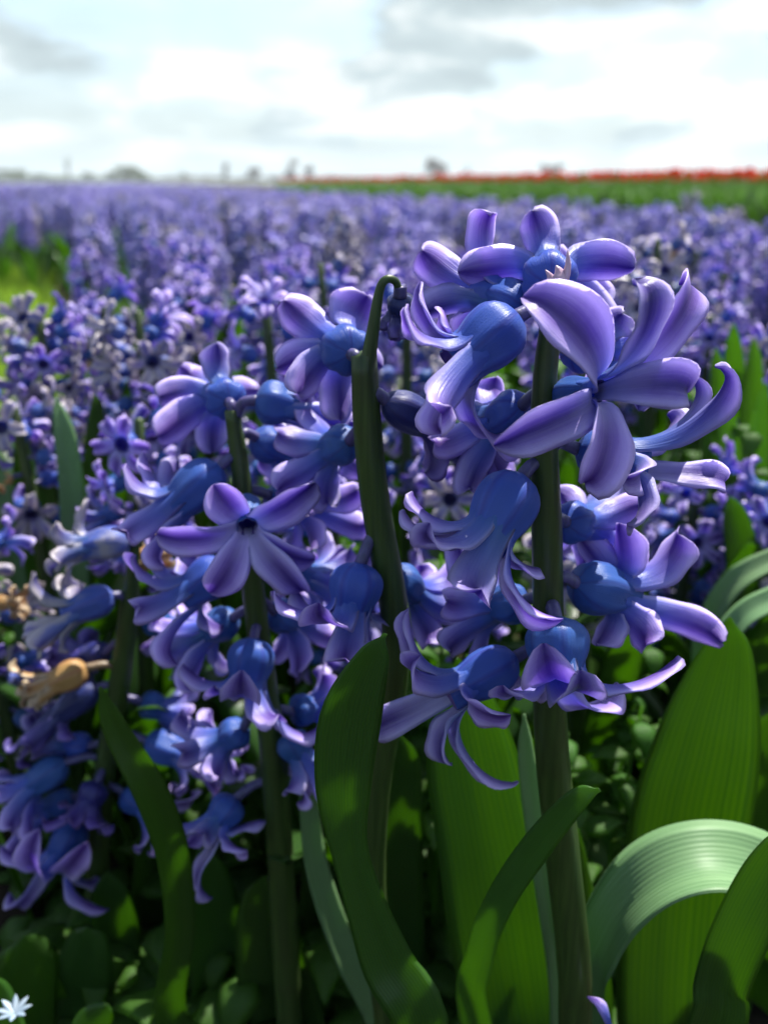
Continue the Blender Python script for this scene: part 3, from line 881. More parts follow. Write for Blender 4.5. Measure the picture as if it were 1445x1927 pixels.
# ---------------------------------------------------------------- bed hyacinths (built once per kind, then copied)
def floret_kit(seed, n, nv, sides, rows, mat, droop=1.0):
    """one floret in its own frame: tube from the origin along +z; returns tube mesh and petal meshes"""
    rs = random.Random(seed)
    Lt = 0.0135 * rs.uniform(0.9, 1.1)
    r = 0.0048 * rs.uniform(0.92, 1.08)
    v, f, tp, a, Lt = floret_tube((0, 0, 0), (0, 0, Lt), r, sides, rows, ref=np.array([1.0, 0, 0]))
    parts = [(v, f, tp)]
    for j in range(6):
        g = (j + rs.uniform(-0.15, 0.15)) * math.pi / 3
        rl = rs.uniform(0.0135, 0.0175) * droop
        ax = rs.uniform(-0.006, 0.005)
        T = np.array([math.cos(g) * rl, math.sin(g) * rl, Lt + ax])
        parts.append(petal_geo((0, 0, Lt), np.array([0, 0, 1.0]), Lt, r, T, R(rs.uniform(45, 110)), 0.0041 * rs.uniform(0.9, 1.1), n=n, nv=nv, seed=seed * 10 + j))
    return parts


def kit_meshes(parts, mat):
    out = [mesh_from('floret', *parts[0][:2], mat, parts[0][2])]
    for p in parts[1:]:
        out.append(mesh_from('petal', p[0], p[1], mat, p[2]))
    return out


near_parts = [floret_kit(s, 11, 5, 14, 8, None) for s in range(6)]
mid_parts = [floret_kit(s + 40, 7, 3, 8, 5, None) for s in range(4)]
far_parts = [floret_kit(s + 80, 5, 3, 6, 4, None) for s in range(3)]
near_kits = [kit_meshes(p, M['petal']) for p in near_parts]
fade_kits = [kit_meshes(p, M['petal_faded']) for p in near_parts[:3]]
dry_kits = [kit_meshes(floret_kit(s + 120, 11, 5, 14, 8, None, 0.62), M['petal_dry']) for s in range(2)]
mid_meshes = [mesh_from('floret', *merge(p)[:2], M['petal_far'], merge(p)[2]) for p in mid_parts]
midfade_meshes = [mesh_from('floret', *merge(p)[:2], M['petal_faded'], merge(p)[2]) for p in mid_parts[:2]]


def leaf_mesh(seed, length, hw, n=12, nv=5, mat='leaf_far'):
    rs = random.Random(seed)
    lean = rs.uniform(0.10, 0.55)
    arch = rs.uniform(0.0, 0.9)
    P = []
    for i in range(6):
        t = i / 5
        an = lean * 0.4 + (lean + arch * t * t) * t
        if i == 0:
            p = np.array([0.0, 0.0, -0.005])
        else:
            p = P[-1] + np.array([math.sin(an), 0, math.cos(an)]) * length / 5
        P.append(p)
    Cc = catmull(P, n)
    t = np.linspace(0, 1, n)
    W = hw * np.minimum(1, 0.7 + 0.6 * t) * np.sqrt(np.clip(1 - np.clip((t - 0.6) / 0.42, 0, 1) ** 2, 0.02, 1))
    tw = rs.uniform(-0.5, 0.5)
    Bd = np.array([[math.sin(tw * k) * 0.6, 1, 0] for k in t])
    v, f, tp = ribbon(Cc, Bd, W, np.full(n, -0.3), 0.0010, nv, ridge=0.05, ruffle=0.0005, seed=seed)
    return v, f, tp


leaf_geo = [leaf_mesh(s, rng.uniform(0.13, 0.20), rng.uniform(0.009, 0.014)) for s in range(8)]
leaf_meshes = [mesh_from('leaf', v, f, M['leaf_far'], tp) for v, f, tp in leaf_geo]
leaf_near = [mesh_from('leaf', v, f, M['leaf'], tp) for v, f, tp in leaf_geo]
leafy_lo = [leaf_mesh(s + 30, rng.uniform(0.13, 0.20), rng.uniform(0.009, 0.014), n=6, nv=3) for s in range(4)]
lo_leaf_meshes = [mesh_from('leaf', v, f, M['leaf_far'], tp) for v, f, tp in leafy_lo]


def stem_geo(h, seed, sides=8):
    rs = random.Random(seed)
    bx, by = rs.uniform(-0.012, 0.012), rs.uniform(-0.012, 0.012)
    Cc = catmull([(0, 0, -0.006), (bx * 0.3, by * 0.3, h * 0.4), (bx * 0.6, by * 0.7, h * 0.75), (bx, by, h)], 10)
    return tube(Cc, np.linspace(0.0044, 0.0020, 10), sides), Cc


def frame_z(d, roll):
    d = Vector(d).normalized()
    q = Vector((0, 0, 1)).rotation_difference(d)
    return q.to_matrix().to_4x4() @ Matrix.Rotation(roll, 4, 'Z')


def spike_layout(h, Cc, n, rs, length=0.105, tight=1.0, size=0.74):
    """where florets sit on a spike of height h and how they point"""
    out = []
    ga = rs.random() * 6
    for i in range(n):
        t = i / max(1, n - 1)
        z = h - 0.004 - length * (1 - t) + rs.uniform(-0.003, 0.003)
        p = np.array([np.interp(z, Cc[:, 2], Cc[:, k]) for k in (0, 1)] + [z])
        an = ga + i * 2.39996 + rs.uniform(-0.3, 0.3)
        el = -0.55 + 0.85 * t + rs.uniform(-0.3, 0.3)
        if t > 0.93:
            el += 0.5
        d = np.array([math.cos(an) * math.cos(el), math.sin(an) * math.cos(el), math.sin(el)])
        q = p + np.array([math.cos(an), math.sin(an), 0.1]) * 0.0062 * tight
        sc = size * rs.uniform(0.88, 1.10) * (1 - 0.12 * t)
        out.append((Matrix.Translation(Vector(q)) @ frame_z(d, rs.random() * 6.28) @ Matrix.Scale(sc, 4), p, q))
    return out


def plant_near(loc, h, seed, label, group, nfl=16, fade=0.0, dry=0.0, nleaf=5, length=0.105, size=0.74):
    rs = random.Random(seed)
    root = empty('hyacinth', loc, label, 'flower', group)
    (v, f, tp), Cc = stem_geo(h, seed, 10)
    obj('stem', mesh_from('stem', v, f, M['stem'], tp), root)
    for mw, p, q in spike_layout(h, Cc, nfl, rs, length, size=size):
        x = rs.random()
        kit = rs.choice(dry_kits) if x < dry else (rs.choice(fade_kits) if x < dry + fade else rs.choice(near_kits))
        fo = obj('floret', kit[0], root, mw)
        for me in kit[1:]:
            obj('petal', me, fo)
        inv = mw.inverted()
        a = inv @ Vector(p)
        pv, pf, ptp = tube(catmull([np.array(a), np.array(a) * 0.5 + np.array([0, 0, -0.0005]), np.array([0, 0, 0.001])], 4), [0.0012] * 4, 6)
        obj('pedicel', mesh_from('pedicel', pv, pf, M['pedicel'], ptp), fo)
    g = rs.random() * 6
    for k in range(nleaf):
        sc = rs.uniform(0.8, 1.1)
        obj('leaf', rs.choice(leaf_near), root, Matrix.Rotation(g + k * 6.283 / nleaf + rs.uniform(-0.3, 0.3), 4, 'Z') @ Matrix.Translation((0.006, 0, 0)) @ Matrix.Scale(sc, 4))
    return root


hand = [
    # px, py of the spike top, distance, florets, faded share, dried share, label
    (70, 592, 0.43, 26, 0.30, 0.04, 'dense violet hyacinth standing near the grass lane behind the withering hyacinth'),
    (262, 592, 0.40, 13, 0.45, 0.03, 'fading hyacinth with greyish cream petals standing behind the star floret hyacinth'),
    (205, 790, 0.33, 12, 0.25, 0.0, 'low pale violet hyacinth standing between the withering and star floret hyacinths'),
    (55, 760, 0.36, 10, 0.4, 0.12, 'sparse half dried hyacinth in front of dense violet hyacinth by the lane'),
    (-25, 990, 0.315, 15, 0.3, 0.12, 'hyacinth with crumpled brown top floret beside the withering hyacinth'),
    (530, 560, 0.40, 13, 0.2, 0.0, 'violet hyacinth rising behind the hooked bare stem'),
    (630, 860, 0.31, 12, 0.1, 0.0, 'short violet hyacinth nestled between star floret hyacinth and bare hooked stem'),
    (850, 800, 0.345, 12, 0.2, 0.0, 'short violet hyacinth showing behind the floret coloured dark for shade'),
    (1275, 455, 0.50, 16, 0.65, 0.25, 'withered brownish hyacinth standing behind the topmost petals of the tall hyacinth'),
    (1140, 890, 0.34, 11, 0.5, 0.0, 'pale striped hyacinth showing low behind the tall hyacinth stem'),
    (1300, 890, 0.39, 18, 0.05, 0.0, 'deep violet hyacinth low behind the tall hyacinth beside dark pointed leaf'),
    (1440, 890, 0.37, 14, 0.05, 0.0, 'violet hyacinth above the narrow curved grey green leaves'),
    (1445, 640, 0.47, 15, 0.3, 0.0, 'mid violet hyacinth above sunlit weeds near the narrow curved leaves'),
    (1345, 600, 0.55, 15, 0.2, 0.0, 'violet hyacinth standing beside the withered brownish hyacinth'),
    (395, 600, 0.47, 14, 0.25, 0.0, 'violet hyacinth behind the upright top petal of the star floret hyacinth'),
    (200, 560, 0.52, 16, 0.3, 0.0, 'violet hyacinth just behind the dense one near the grass lane'),
    (640, 500, 0.50, 14, 0.15, 0.0, 'violet hyacinth further behind the hooked bare stem'),
    (770, 560, 0.42, 14, 0.2, 0.0, 'violet hyacinth hidden behind the upper left florets of the tall hyacinth'),
]
taken = []
SPL = {70: 0.062, 262: 0.048, 205: 0.05, 55: 0.05, -25: 0.085, 1445: 0.055, 1345: 0.055, 1440: 0.06, 1300: 0.075, 395: 0.07, 200: 0.06, 1140: 0.05}
for i, (px, py, Y, nf, fd, dr, lab) in enumerate(hand):
    p = at(px, py, Y)
    plant_near((p[0], p[1], 0), p[2], 300 + i, lab, None, nf, fd, dr, nleaf=2 if px == -25 else 6, length=SPL.get(px, 0.08), size=0.84 if Y < 0.35 else 0.76)
    taken.append(p[:2])
for q in (A, B, C, D, E, E2, E3, E4, E5):
    taken.append(q.base[:2])

# bed grid
spots = []
for lat in np.arange(-0.32, 1.32, 0.092):
    for t in np.arange(0.2, 14.0, 0.098):
        x, y = field(lat + rng.uniform(-0.03, 0.03), t + rng.uniform(-0.035, 0.035))
        if y < 0.50:
            continue
        z = 0.236 + rng.gauss(0, 0.014)
        if y < 1.0:
            z = min(z, 0.245)
        px, py = pixel((x, y, z))
        if not (-140 < px < 1585):
            continue
        if (px < 150 and 0.45 < y < 2.4) or (px < 300 and y < 0.64):
            continue
        if any((x - a) ** 2 + (y - b) ** 2 < 0.055 ** 2 for a, b in taken):
            continue
        spots.append((y, x, z))
spots.sort()
near_n, ind_n = 34, 300 - len(hand) - 9
GL = ('violet hyacinth in bloom in the crowded bed behind the nearest plants', 'hyacinths in the bed behind')


def spike_mesh(seed, h, nfl, parts, mat):
    rs = random.Random(seed)
    (sv, sf, stp), Cc = stem_geo(h, seed, 6)
    V, F, TP = [], [], []
    for mw, p, q in spike_layout(h, Cc, nfl, rs, 0.085):
        m = np.array(mw)
        v, f, tp = merge(rs.choice(parts))
        v = (np.asarray(v) @ m[:3, :3].T) + m[:3, 3]
        o = len(V)
        V.extend(v)
        F.extend([tuple(i + o for i in g) for g in f])
        TP.extend(tp)
    return (sv, sf, stp), (V, F, TP)


SP = []
for k in range(6):
    hh = 0.236
    s_, f_ = spike_mesh(500 + k, hh, 22, far_parts, None)
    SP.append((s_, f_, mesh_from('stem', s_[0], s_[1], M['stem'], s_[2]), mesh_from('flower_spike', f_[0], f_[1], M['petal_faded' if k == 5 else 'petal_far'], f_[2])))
MIDSTEM = [mesh_from('stem', *stem_geo(0.236, 700 + k, 8)[0][:2], M['stem'], stem_geo(0.236, 700 + k, 8)[0][2]) for k in range(5)]

for i, (y, x, z) in enumerate(spots[:ind_n]):
    rs = random.Random(900 + i)
    if i < near_n:
        plant_near((x, y, 0), z, 900 + i, GL[0], GL[1], 20, 0.08, 0.0, 5, 0.075)
        continue
    root = empty('hyacinth', (x, y, 0), GL[0], 'flower', GL[1], rs.random() * 6.28)
    sc = z / 0.236
    if i < 110:
        k = rs.randrange(5)
        st = obj('stem', MIDSTEM[k], root, Matrix.Scale(sc, 4))
        Cc = stem_geo(0.236, 700 + k, 8)[1] * sc
        fm = midfade_meshes if rs.random() < 0.10 else mid_meshes
        for mw, p, q in spike_layout(z, Cc, 22, rs, 0.082, 0.8):
            obj('floret', rs.choice(fm if rs.random() > 0.1 else midfade_meshes), root, mw)
        nl, lm = 4, leaf_meshes
    else:
        s_ = rs.choice(SP)
        obj('stem', s_[2], root, Matrix.Scale(sc, 4))
        obj('flower_spike', s_[3], root, Matrix.Scale(sc, 4))
        nl, lm = 3, lo_leaf_meshes
    for q in range(nl):
        obj('leaf', rs.choice(lm), root, Matrix.Rotation(rs.random() * 6.28, 4, 'Z') @ Matrix.Translation((0.006, 0, 0)) @ Matrix.Scale(rs.uniform(0.85, 1.1), 4))


# ---------------------------------------------------------------- the far mass of the fields: one object per kind, instanced on points
def whole_plant(k):
    """stem, spike and leaves of a bed hyacinth in one mesh with three materials"""
    (s_, f_, _, _) = SP[k]
    parts = [s_, f_] + [leafy_lo[(k + j) % 4] for j in range(3)]
    mats = [0, 1, 2, 2, 2]
    V, F, TP, MI = [], [], [], []
    for j, (p, mi) in enumerate(zip(parts, mats)):
        v = np.asarray(p[0])
        if mi == 2:
            a = j * 2.1 + k
            rot = np.array([[math.cos(a), -math.sin(a), 0], [math.sin(a), math.cos(a), 0], [0, 0, 1]])
            v = v @ rot.T
        o = len(V)
        V.extend(v)
        F.extend([tuple(i + o for i in g) for g in p[1]])
        TP.extend(p[2])
        MI.extend([mi] * len(p[1]))
    me = mesh_from('bed_plant', V, F, None, TP)
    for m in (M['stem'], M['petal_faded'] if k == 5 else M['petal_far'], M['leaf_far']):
        me.materials.append(m)
    me.polygons.foreach_set('material_index', MI)
    return bpy.data.objects.new('bed_plant_source', me)


def scatter(name, pts, source, smin, smax, label, cat, seed=0):
    me = bpy.data.meshes.new(name)
    me.from_pydata([tuple(map(float, p)) for p in pts], [], [])
    o = obj(name, me)
    tag(o, label, cat, kind='stuff')
    ng = bpy.data.node_groups.new(name + '_points', 'GeometryNodeTree')
    ng.interface.new_socket('Geometry', in_out='INPUT', socket_type='NodeSocketGeometry')
    ng.interface.new_socket('Geometry', in_out='OUTPUT', socket_type='NodeSocketGeometry')
    gi, go = ng.nodes.new('NodeGroupInput'), ng.nodes.new('NodeGroupOutput')
    m2p = ng.nodes.new('GeometryNodeMeshToPoints')
    iop = ng.nodes.new('GeometryNodeInstanceOnPoints')
    oin = ng.nodes.new('GeometryNodeObjectInfo')
    oin.inputs['Object'].default_value = source
    oin.inputs['As Instance'].default_value = True
    rv = ng.nodes.new('FunctionNodeRandomValue')
    rv.data_type = 'FLOAT_VECTOR'
    rv.inputs[0].default_value = (-0.08, -0.08, 0)
    rv.inputs[1].default_value = (0.08, 0.08, 6.283)
    rv.inputs['Seed'].default_value = seed
    rsn = ng.nodes.new('FunctionNodeRandomValue')
    rsn.data_type = 'FLOAT'
    rsn.inputs[2].default_value = smin
    rsn.inputs[3].default_value = smax
    rsn.inputs['Seed'].default_value = seed + 5
    ng.links.new(gi.outputs[0], m2p.inputs['Mesh'])
    ng.links.new(m2p.outputs[0], iop.inputs['Points'])
    ng.links.new(oin.outputs['Geometry'], iop.inputs['Instance'])
    ng.links.new(rv.outputs[0], iop.inputs['Rotation'])
    ng.links.new([s for s in rsn.outputs if s.enabled][0], iop.inputs['Scale'])
    ng.links.new(iop.outputs[0], go.inputs[0])
    md = o.modifiers.new('points', 'NODES')
    md.node_group = ng
    return o


rest = [(x, y, 0) for (y, x, z) in spots[ind_n:]]
# farther along the bed and the neighbouring beds across the lane
for t in np.arange(14.0, 70.0, 0.16):
    for lat in np.arange(-0.32, 1.45, 0.13):
        x, y = field(lat + rng.uniform(-0.06, 0.06), t + rng.uniform(-0.08, 0.08))
        rest.append((x, y, 0))
for b in range(7):
    l1 = -0.66 - b * 2.15
    for lat in np.arange(l1 - 1.75, l1, 0.10 if b == 0 else 0.16):
        for t in np.arange(1.5, 60.0, 0.11 if b == 0 else 0.2):
            if t > 12 and rng.random() < 0.4:
                continue
            x, y = field(lat + rng.uniform(-0.04, 0.04), t + rng.uniform(-0.05, 0.05))
            if x < -0.34 * y and y < 5.0:
                continue
            if -140 < pixel((x, y, 0.2))[0] < 1500:
                rest.append((x, y, 0))
rng.shuffle(rest)
srcs = [whole_plant(k) for k in range(6)]
kinds = ['bright violet', 'violet blue', 'dense violet', 'loose violet', 'mixed violet', 'greying violet']
cut = [0, .19, .38, .57, .76, .93, 1.0]
for k in range(6):
    seg = rest[int(cut[k] * len(rest)):int(cut[k + 1] * len(rest))]
    scatter('hyacinth_field', seg, srcs[k], 0.90, 1.08, kinds[k] + ' hyacinths massed in the far beds towards the horizon', 'flower field', seed=k)

# ---------------------------------------------------------------- tulips to the right of the bed
def tulip_geo(seed, h=0.365, bud=False):
    rs = random.Random(seed)
    st, Cc = stem_geo(h - 0.03, seed, 6)
    top = Cc[-1]
    pet = []
    hh = 0.045 if not bud else 0.035
    rr = 0.020 if not bud else 0.011
    for j in range(6):
        g = j * math.pi / 3
        rad = np.array([math.cos(g), math.sin(g), 0])
        rin = rr * (1.0 if j % 2 else 0.9)
        P = [top + np.array([0, 0, -0.002]), top + rad * rin * 0.85 + np.array([0, 0, hh * 0.22]), top + rad * rin * 1.02 + np.array([0, 0, hh * 0.6]), top + rad * rin * 0.62 + np.array([0, 0, hh])]
        Cp = catmull(P, 8)
        t = np.linspace(0, 1, 8)
        W = rr * 0.62 * np.sqrt(np.clip(np.sin(np.pi * (0.12 + 0.86 * t)), 0.02, 1))
        Bd = np.repeat(np.array([[-math.sin(g), math.cos(g), 0]]), 8, 0)
        pet.append(ribbon(Cp, Bd, W, np.full(8, 0.35), 0.0008, 3, seed=j))
    lv = [leaf_mesh(seed * 3 + j, rs.uniform(0.2, 0.29), rs.uniform(0.016, 0.024), n=7, nv=3) for j in range(4)]
    return st, pet, lv


TUL = [tulip_geo(60 + k, bud=(k == 2)) for k in range(3)]
TM = []
for k, (st, pet, lv) in enumerate(TUL):
    TM.append((mesh_from('stem', st[0], st[1], M['tulip_leaf'], st[2]),
               [mesh_from('petal', p[0], p[1], M['tulip_bud' if k == 2 else 'tulip_red'], p[2]) for p in pet],
               [mesh_from('leaf', p[0], p[1], M['tulip_leaf'], p[2]) for p in lv]))


def whole_tulip(k):
    st, pet, lv = TUL[k]
    V, F, TP, MI = [], [], [], []
    for j, (p, mi) in enumerate([(st, 0)] + [(q, 1) for q in pet] + [(q, 0) for q in lv]):
        v = np.asarray(p[0])
        if j > len(pet):
            a = j * 1.6
            v = v @ np.array([[math.cos(a), -math.sin(a), 0], [math.sin(a), math.cos(a), 0], [0, 0, 1]]).T
        o = len(V)
        V.extend(v)
        F.extend([tuple(i + o for i in g) for g in p[1]])
        TP.extend(p[2])
        MI.extend([mi] * len(p[1]))
    me = mesh_from('tulip_plant', V, F, None, TP)
    me.materials.append(M['tulip_leaf'])
    me.materials.append(M['tulip_bud' if k == 2 else 'tulip_red'])
    me.polygons.foreach_set('material_index', MI)
    return bpy.data.objects.new('tulip_source', me)


tpts = []
for lat in np.arange(4.0, 9.0, 0.10):
    for t in np.arange(0.6, 24.0, 0.09 if lat < 4.6 else 0.16):
        if t > 12 and rng.random() < 0.5:
            continue
        x, y = field(lat + rng.uniform(-0.04, 0.04), t + rng.uniform(-0.05, 0.05))
        px, py = pixel((x, y, 0.3))
        if y > 1.5 and px < 1580:
            tpts.append((lat, y, x))
tpts.sort(key=lambda q: q[1] + (q[0] - 4.0) * 3)
for i, (lat, y, x) in enumerate(tpts[:120]):
    rs = random.Random(4000 + i)
    k = 2 if rs.random() < 0.45 else rs.randrange(2)
    root = empty('tulip', (x, y, 0), 'yellow green budded tulip at the edge of the tulip bed' if k == 2 else 'red tulip in flower at the edge of the tulip bed', 'flower',
                 'budded tulips along the edge of the tulip bed' if k == 2 else 'red tulips along the edge of the tulip bed', rs.random() * 6.28)
    sc = rs.uniform(0.90, 1.06) * (0.93 if k == 2 else 1.0)
    S = Matrix.Scale(sc, 4)
    obj('stem', TM[k][0], root, S)
    for me in TM[k][1]:
        obj('petal', me, root, S)
    for j, me in enumerate(TM[k][2]):
        obj('leaf', me, root, S @ Matrix.Rotation(j * 1.6, 4, 'Z'))
tl = [(x, y, 0) for (lat, y, x) in tpts[120:]]
rng.shuffle(tl)
ts = [whole_tulip(k) for k in range(3)]
for k, (c0, c1) in enumerate(((0, .3), (.3, .6), (.6, 1.0))):
    scatter('tulip_field', tl[int(c0 * len(tl)):int(c1 * len(tl))], ts[k], 0.90, 1.07,
            ['scarlet tulips massed in the far bed beyond the hyacinths', 'orange red tulips massed in the far bed', 'green budded tulips mixed into the far red bed'][k], 'flower field', seed=20 + k)


# ---------------------------------------------------------------- grass lane
def grass():
    rs = np.random.RandomState(5)
    V, F = [], []
    for k in range(26000):
        if k % 2:
            lat = rs.uniform(-0.64, -0.33)
            t = 0.9 + 9.0 * rs.rand() ** 1.6
            x, y = field(lat, t)
        else:
            y = rs.uniform(0.7, 5.2)
            x = -y * rs.uniform(0.36, 0.50)
        h = rs.uniform(0.03, 0.075)
        a = rs.rand() * 6.28
        w = rs.uniform(0.0015, 0.003)
        lx, ly = rs.normal(0, 0.018, 2)
        dx, dy = math.cos(a) * w, math.sin(a) * w
        o = len(V)
        V += [(x - dx, y - dy, -0.005), (x + dx, y + dy, -0.005), (x + dx * .7 + lx * .4, y + dy * .7 + ly * .4, h * .6), (x - dx * .7 + lx * .4, y - dy * .7 + ly * .4, h * .6), (x + lx, y + ly, h)]
        F += [(o, o + 1, o + 2, o + 3), (o + 3, o + 2, o + 4)]
    o = obj('grass', mesh_from('grass', V, F, M['grass']))
    tag(o, 'short sunlit green grass growing in the lane between the flower beds', 'grass', kind='stuff')


grass()


# ---------------------------------------------------------------- weeds between the plants
def ovate(length, hw, seed, lean):
    n = 9
    P = [np.array([math.sin(lean * t) * length * t, 0, math.cos(lean * t * 1.3) * length * t]) for t in np.linspace(0, 1, 5)]
    Cc = catmull(P, n)
    t = np.linspace(0, 1, n)
    W = hw * np.clip(np.sin(np.pi * np.clip(t, 0.03, 0.985) ** 0.8), 0.06, 1)
    return ribbon(Cc, np.repeat([[0.0, 1, 0]], n, 0), W, np.full(n, -0.25), 0.0007, 5, ridge=0.08, seed=seed)


ov = [mesh_from('leaf', v, f, M['weed'], tp) for v, f, tp in (ovate(0.020, 0.0065, s, 0.5 + 0.25 * s) for s in range(4))]


def weed(px, py, Y, h, label, nb=5, size=1.0, seed=0, pairs=6, group=None):
    rs = random.Random(seed)
    p = at(px, py, Y)
    base = np.array([p[0], p[1], 0])
    root = empty('weed', base, label, 'weed', group)
    for b in range(nb):
        an = rs.random() * 6.28
        tgt = np.array([math.cos(an) * 0.03 * rs.random(), math.sin(an) * 0.03 * rs.random(), h * rs.uniform(0.8, 1.05)])
        Cc = catmull([np.array([0, 0, -0.004]), tgt * 0.5 + np.array([rs.uniform(-.008, .008), rs.uniform(-.008, .008), 0]), tgt], 10)
        v, f, tp = tube(Cc, np.linspace(0.0011, 0.0006, 10), 6)
        obj('stem', mesh_from('stem', v, f, M['weed'], tp), root)
        for q in range(pairs):
            t = 0.4 + 0.6 * (q + 0.5) / pairs
            c = np.array([np.interp(t, np.linspace(0, 1, 10), Cc[:, j]) for j in range(3)])
            for sgn in (0, math.pi):
                obj('leaf', rs.choice(ov), root, Matrix.Translation(Vector(c)) @ Matrix.Rotation(q * 1.57 + sgn + rs.uniform(-.3, .3), 4, 'Z') @ Matrix.Rotation(rs.uniform(0.5, 1.2), 4, 'Y') @ Matrix.Scale(size * rs.uniform(0.7, 1.1) * (1 - 0.3 * q / pairs), 4))
    return root


def weed_top(px, py, Y, label, **kw):
    h = at(px, py, Y)[2]
    return weed(px, py, Y, h, label, **kw)


weed_top(1150, 1290, 0.27, 'small leafed bright weed behind the low right floret of the tall hyacinth', seed=1, nb=3)
weed_top(1400, 690, 0.50, 'sunlit weed clump beneath the mid violet hyacinth', seed=2, nb=8, size=1.5)
weed_top(1385, 780, 0.42, 'sunlit weed beside the deep violet hyacinth', seed=3, nb=7, size=1.3)
weed_top(930, 690, 0.40, 'yellow green weed glowing behind the blue tubed floret', seed=4, nb=6, size=1.4)
weed_top(830, 1090, 0.29, 'light green weed between the bare hooked stem and the tall hyacinth', seed=5, nb=6, size=1.2)
weed_top(620, 960, 0.33, 'light green weed to the bare hooked stem\'s side below the violet petals', seed=6, nb=5, size=1.2)
weed_top(330, 1330, 0.31, 'dim green weed beneath the star floret hyacinth', seed=7, nb=5)
weed_top(1210, 1180, 0.31, 'bright green weed beneath the blue round tubed floret', seed=8, nb=3, size=1.0)
weed_top(60, 1200, 0.36, 'shaded weed beneath the crumpled brown floret', seed=9, nb=4)


# broad leaved weed, low on the left, with one pale star flower in front
W1 = Plant(0.235, (60, 2100), 'low broad leaved weed with rounded dark green leaves below the withering hyacinth', name='weed')
W1.root['category'] = 'weed'
W1.leaf([(45, 1762), (50, 1800), (55, 1860), (70, 1960)], [14, 48, 66, 40], twist=15, cup=-0.25, mat='leaf')
W1.leaf([(165, 1745), (165, 1780), (150, 1860), (120, 1960)], [14, 44, 60, 36], Yc=0.25, twist=-20, cup=-0.25)
W1.leaf([(-40, 1830), (-20, 1880), (10, 1960)], [14, 40, 40], Yc=0.22, twist=-20, cup=-0.2)
W1.leaf([(200, 1890), (180, 1920), (140, 1990)], [10, 34, 36], Yc=0.22, twist=20, cup=-0.2)


def ground_cover():
    rs = np.random.RandomState(8)
    V, F, TP = [], [], []
    kinds_ = [ovate(0.024, 0.008, s, 0.6 + 0.25 * s) for s in range(4)]
    for k in range(2600):
        y = 0.25 + 1.1 * rs.rand() ** 1.3
        x = y * rs.uniform(-0.55, 0.55)
        v, f, tp = kinds_[rs.randint(4)]
        a, b = rs.rand() * 6.28, rs.uniform(0.2, 1.2)
        m = np.array(Matrix.Rotation(a, 3, 'Z') @ Matrix.Rotation(b, 3, 'Y')) * rs.uniform(0.6, 1.6)
        vv = np.asarray(v) @ m.T + np.array([x, y, rs.uniform(-0.003, 0.035) * rs.rand()])
        o = len(V)
        V.extend(vv)
        F.extend([tuple(i + o for i in g) for g in f])
        TP.extend(tp)
    o = obj('ground_cover', mesh_from('ground_cover', V, F, M['weed'], TP))
    tag(o, 'low green weeds covering the soil under the hyacinths', 'weeds', kind='stuff')


ground_cover()


def star_flower():
    c = at(28, 1908, 0.205)
    base = np.array([c[0], c[1], 0])
    root = empty('star_flower', base, 'small pale white star flower low among the broad leaved weed', 'flower')
    v, f, tp = tube(catmull([np.array([0, 0, -0.004]), np.array([0.001, 0, c[2] * .5]), c - base], 8), np.linspace(0.001, 0.0007, 8), 6)
    obj('stem', mesh_from('stem', v, f, M['weed'], tp), root)
    for j in range(8):
        g = j * math.pi / 4 + 0.2
        rad = np.array([math.cos(g), math.sin(g) * 0.9, 0])
        Cp = catmull([c - base, c - base + rad * 0.003 + np.array([0, 0, 0.0015]), c - base + rad * 0.0054 + np.array([0, 0, 0.0025])], 7)
        W = 0.0011 * np.sin(np.pi * np.linspace(0.12, 0.96, 7))
        v, f, tp = ribbon(Cp, np.repeat([[-math.sin(g), math.cos(g), 0]], 7, 0), W, np.full(7, 0.2), 0.0003, 3)
        obj('petal', mesh_from('petal', v, f, M['white_petal'], tp), root)


star_flower()


def fallen_petal():
    P = [at(1150, 1935, 0.178), at(1140, 1905, 0.178), at(1125, 1885, 0.180), at(1105, 1876, 0.183)]
    Cp = catmull(P, 12)
    W = 0.0016 * np.sin(np.pi * np.linspace(0.2, 0.95, 12))
    org = P[0]
    v, f, tp = ribbon(Cp, np.repeat([[0.5, 0.6, 0.4]], 12, 0), W, np.full(12, 0.4), 0.0006, 5)
    o = obj('petal_scrap', mesh_from('petal_scrap', local(v, org), f, M['petal'], tp))
    o.location = org
    tag(o, 'narrow shed violet petal caught against the foot of the tall stem', 'petal')


fallen_petal()


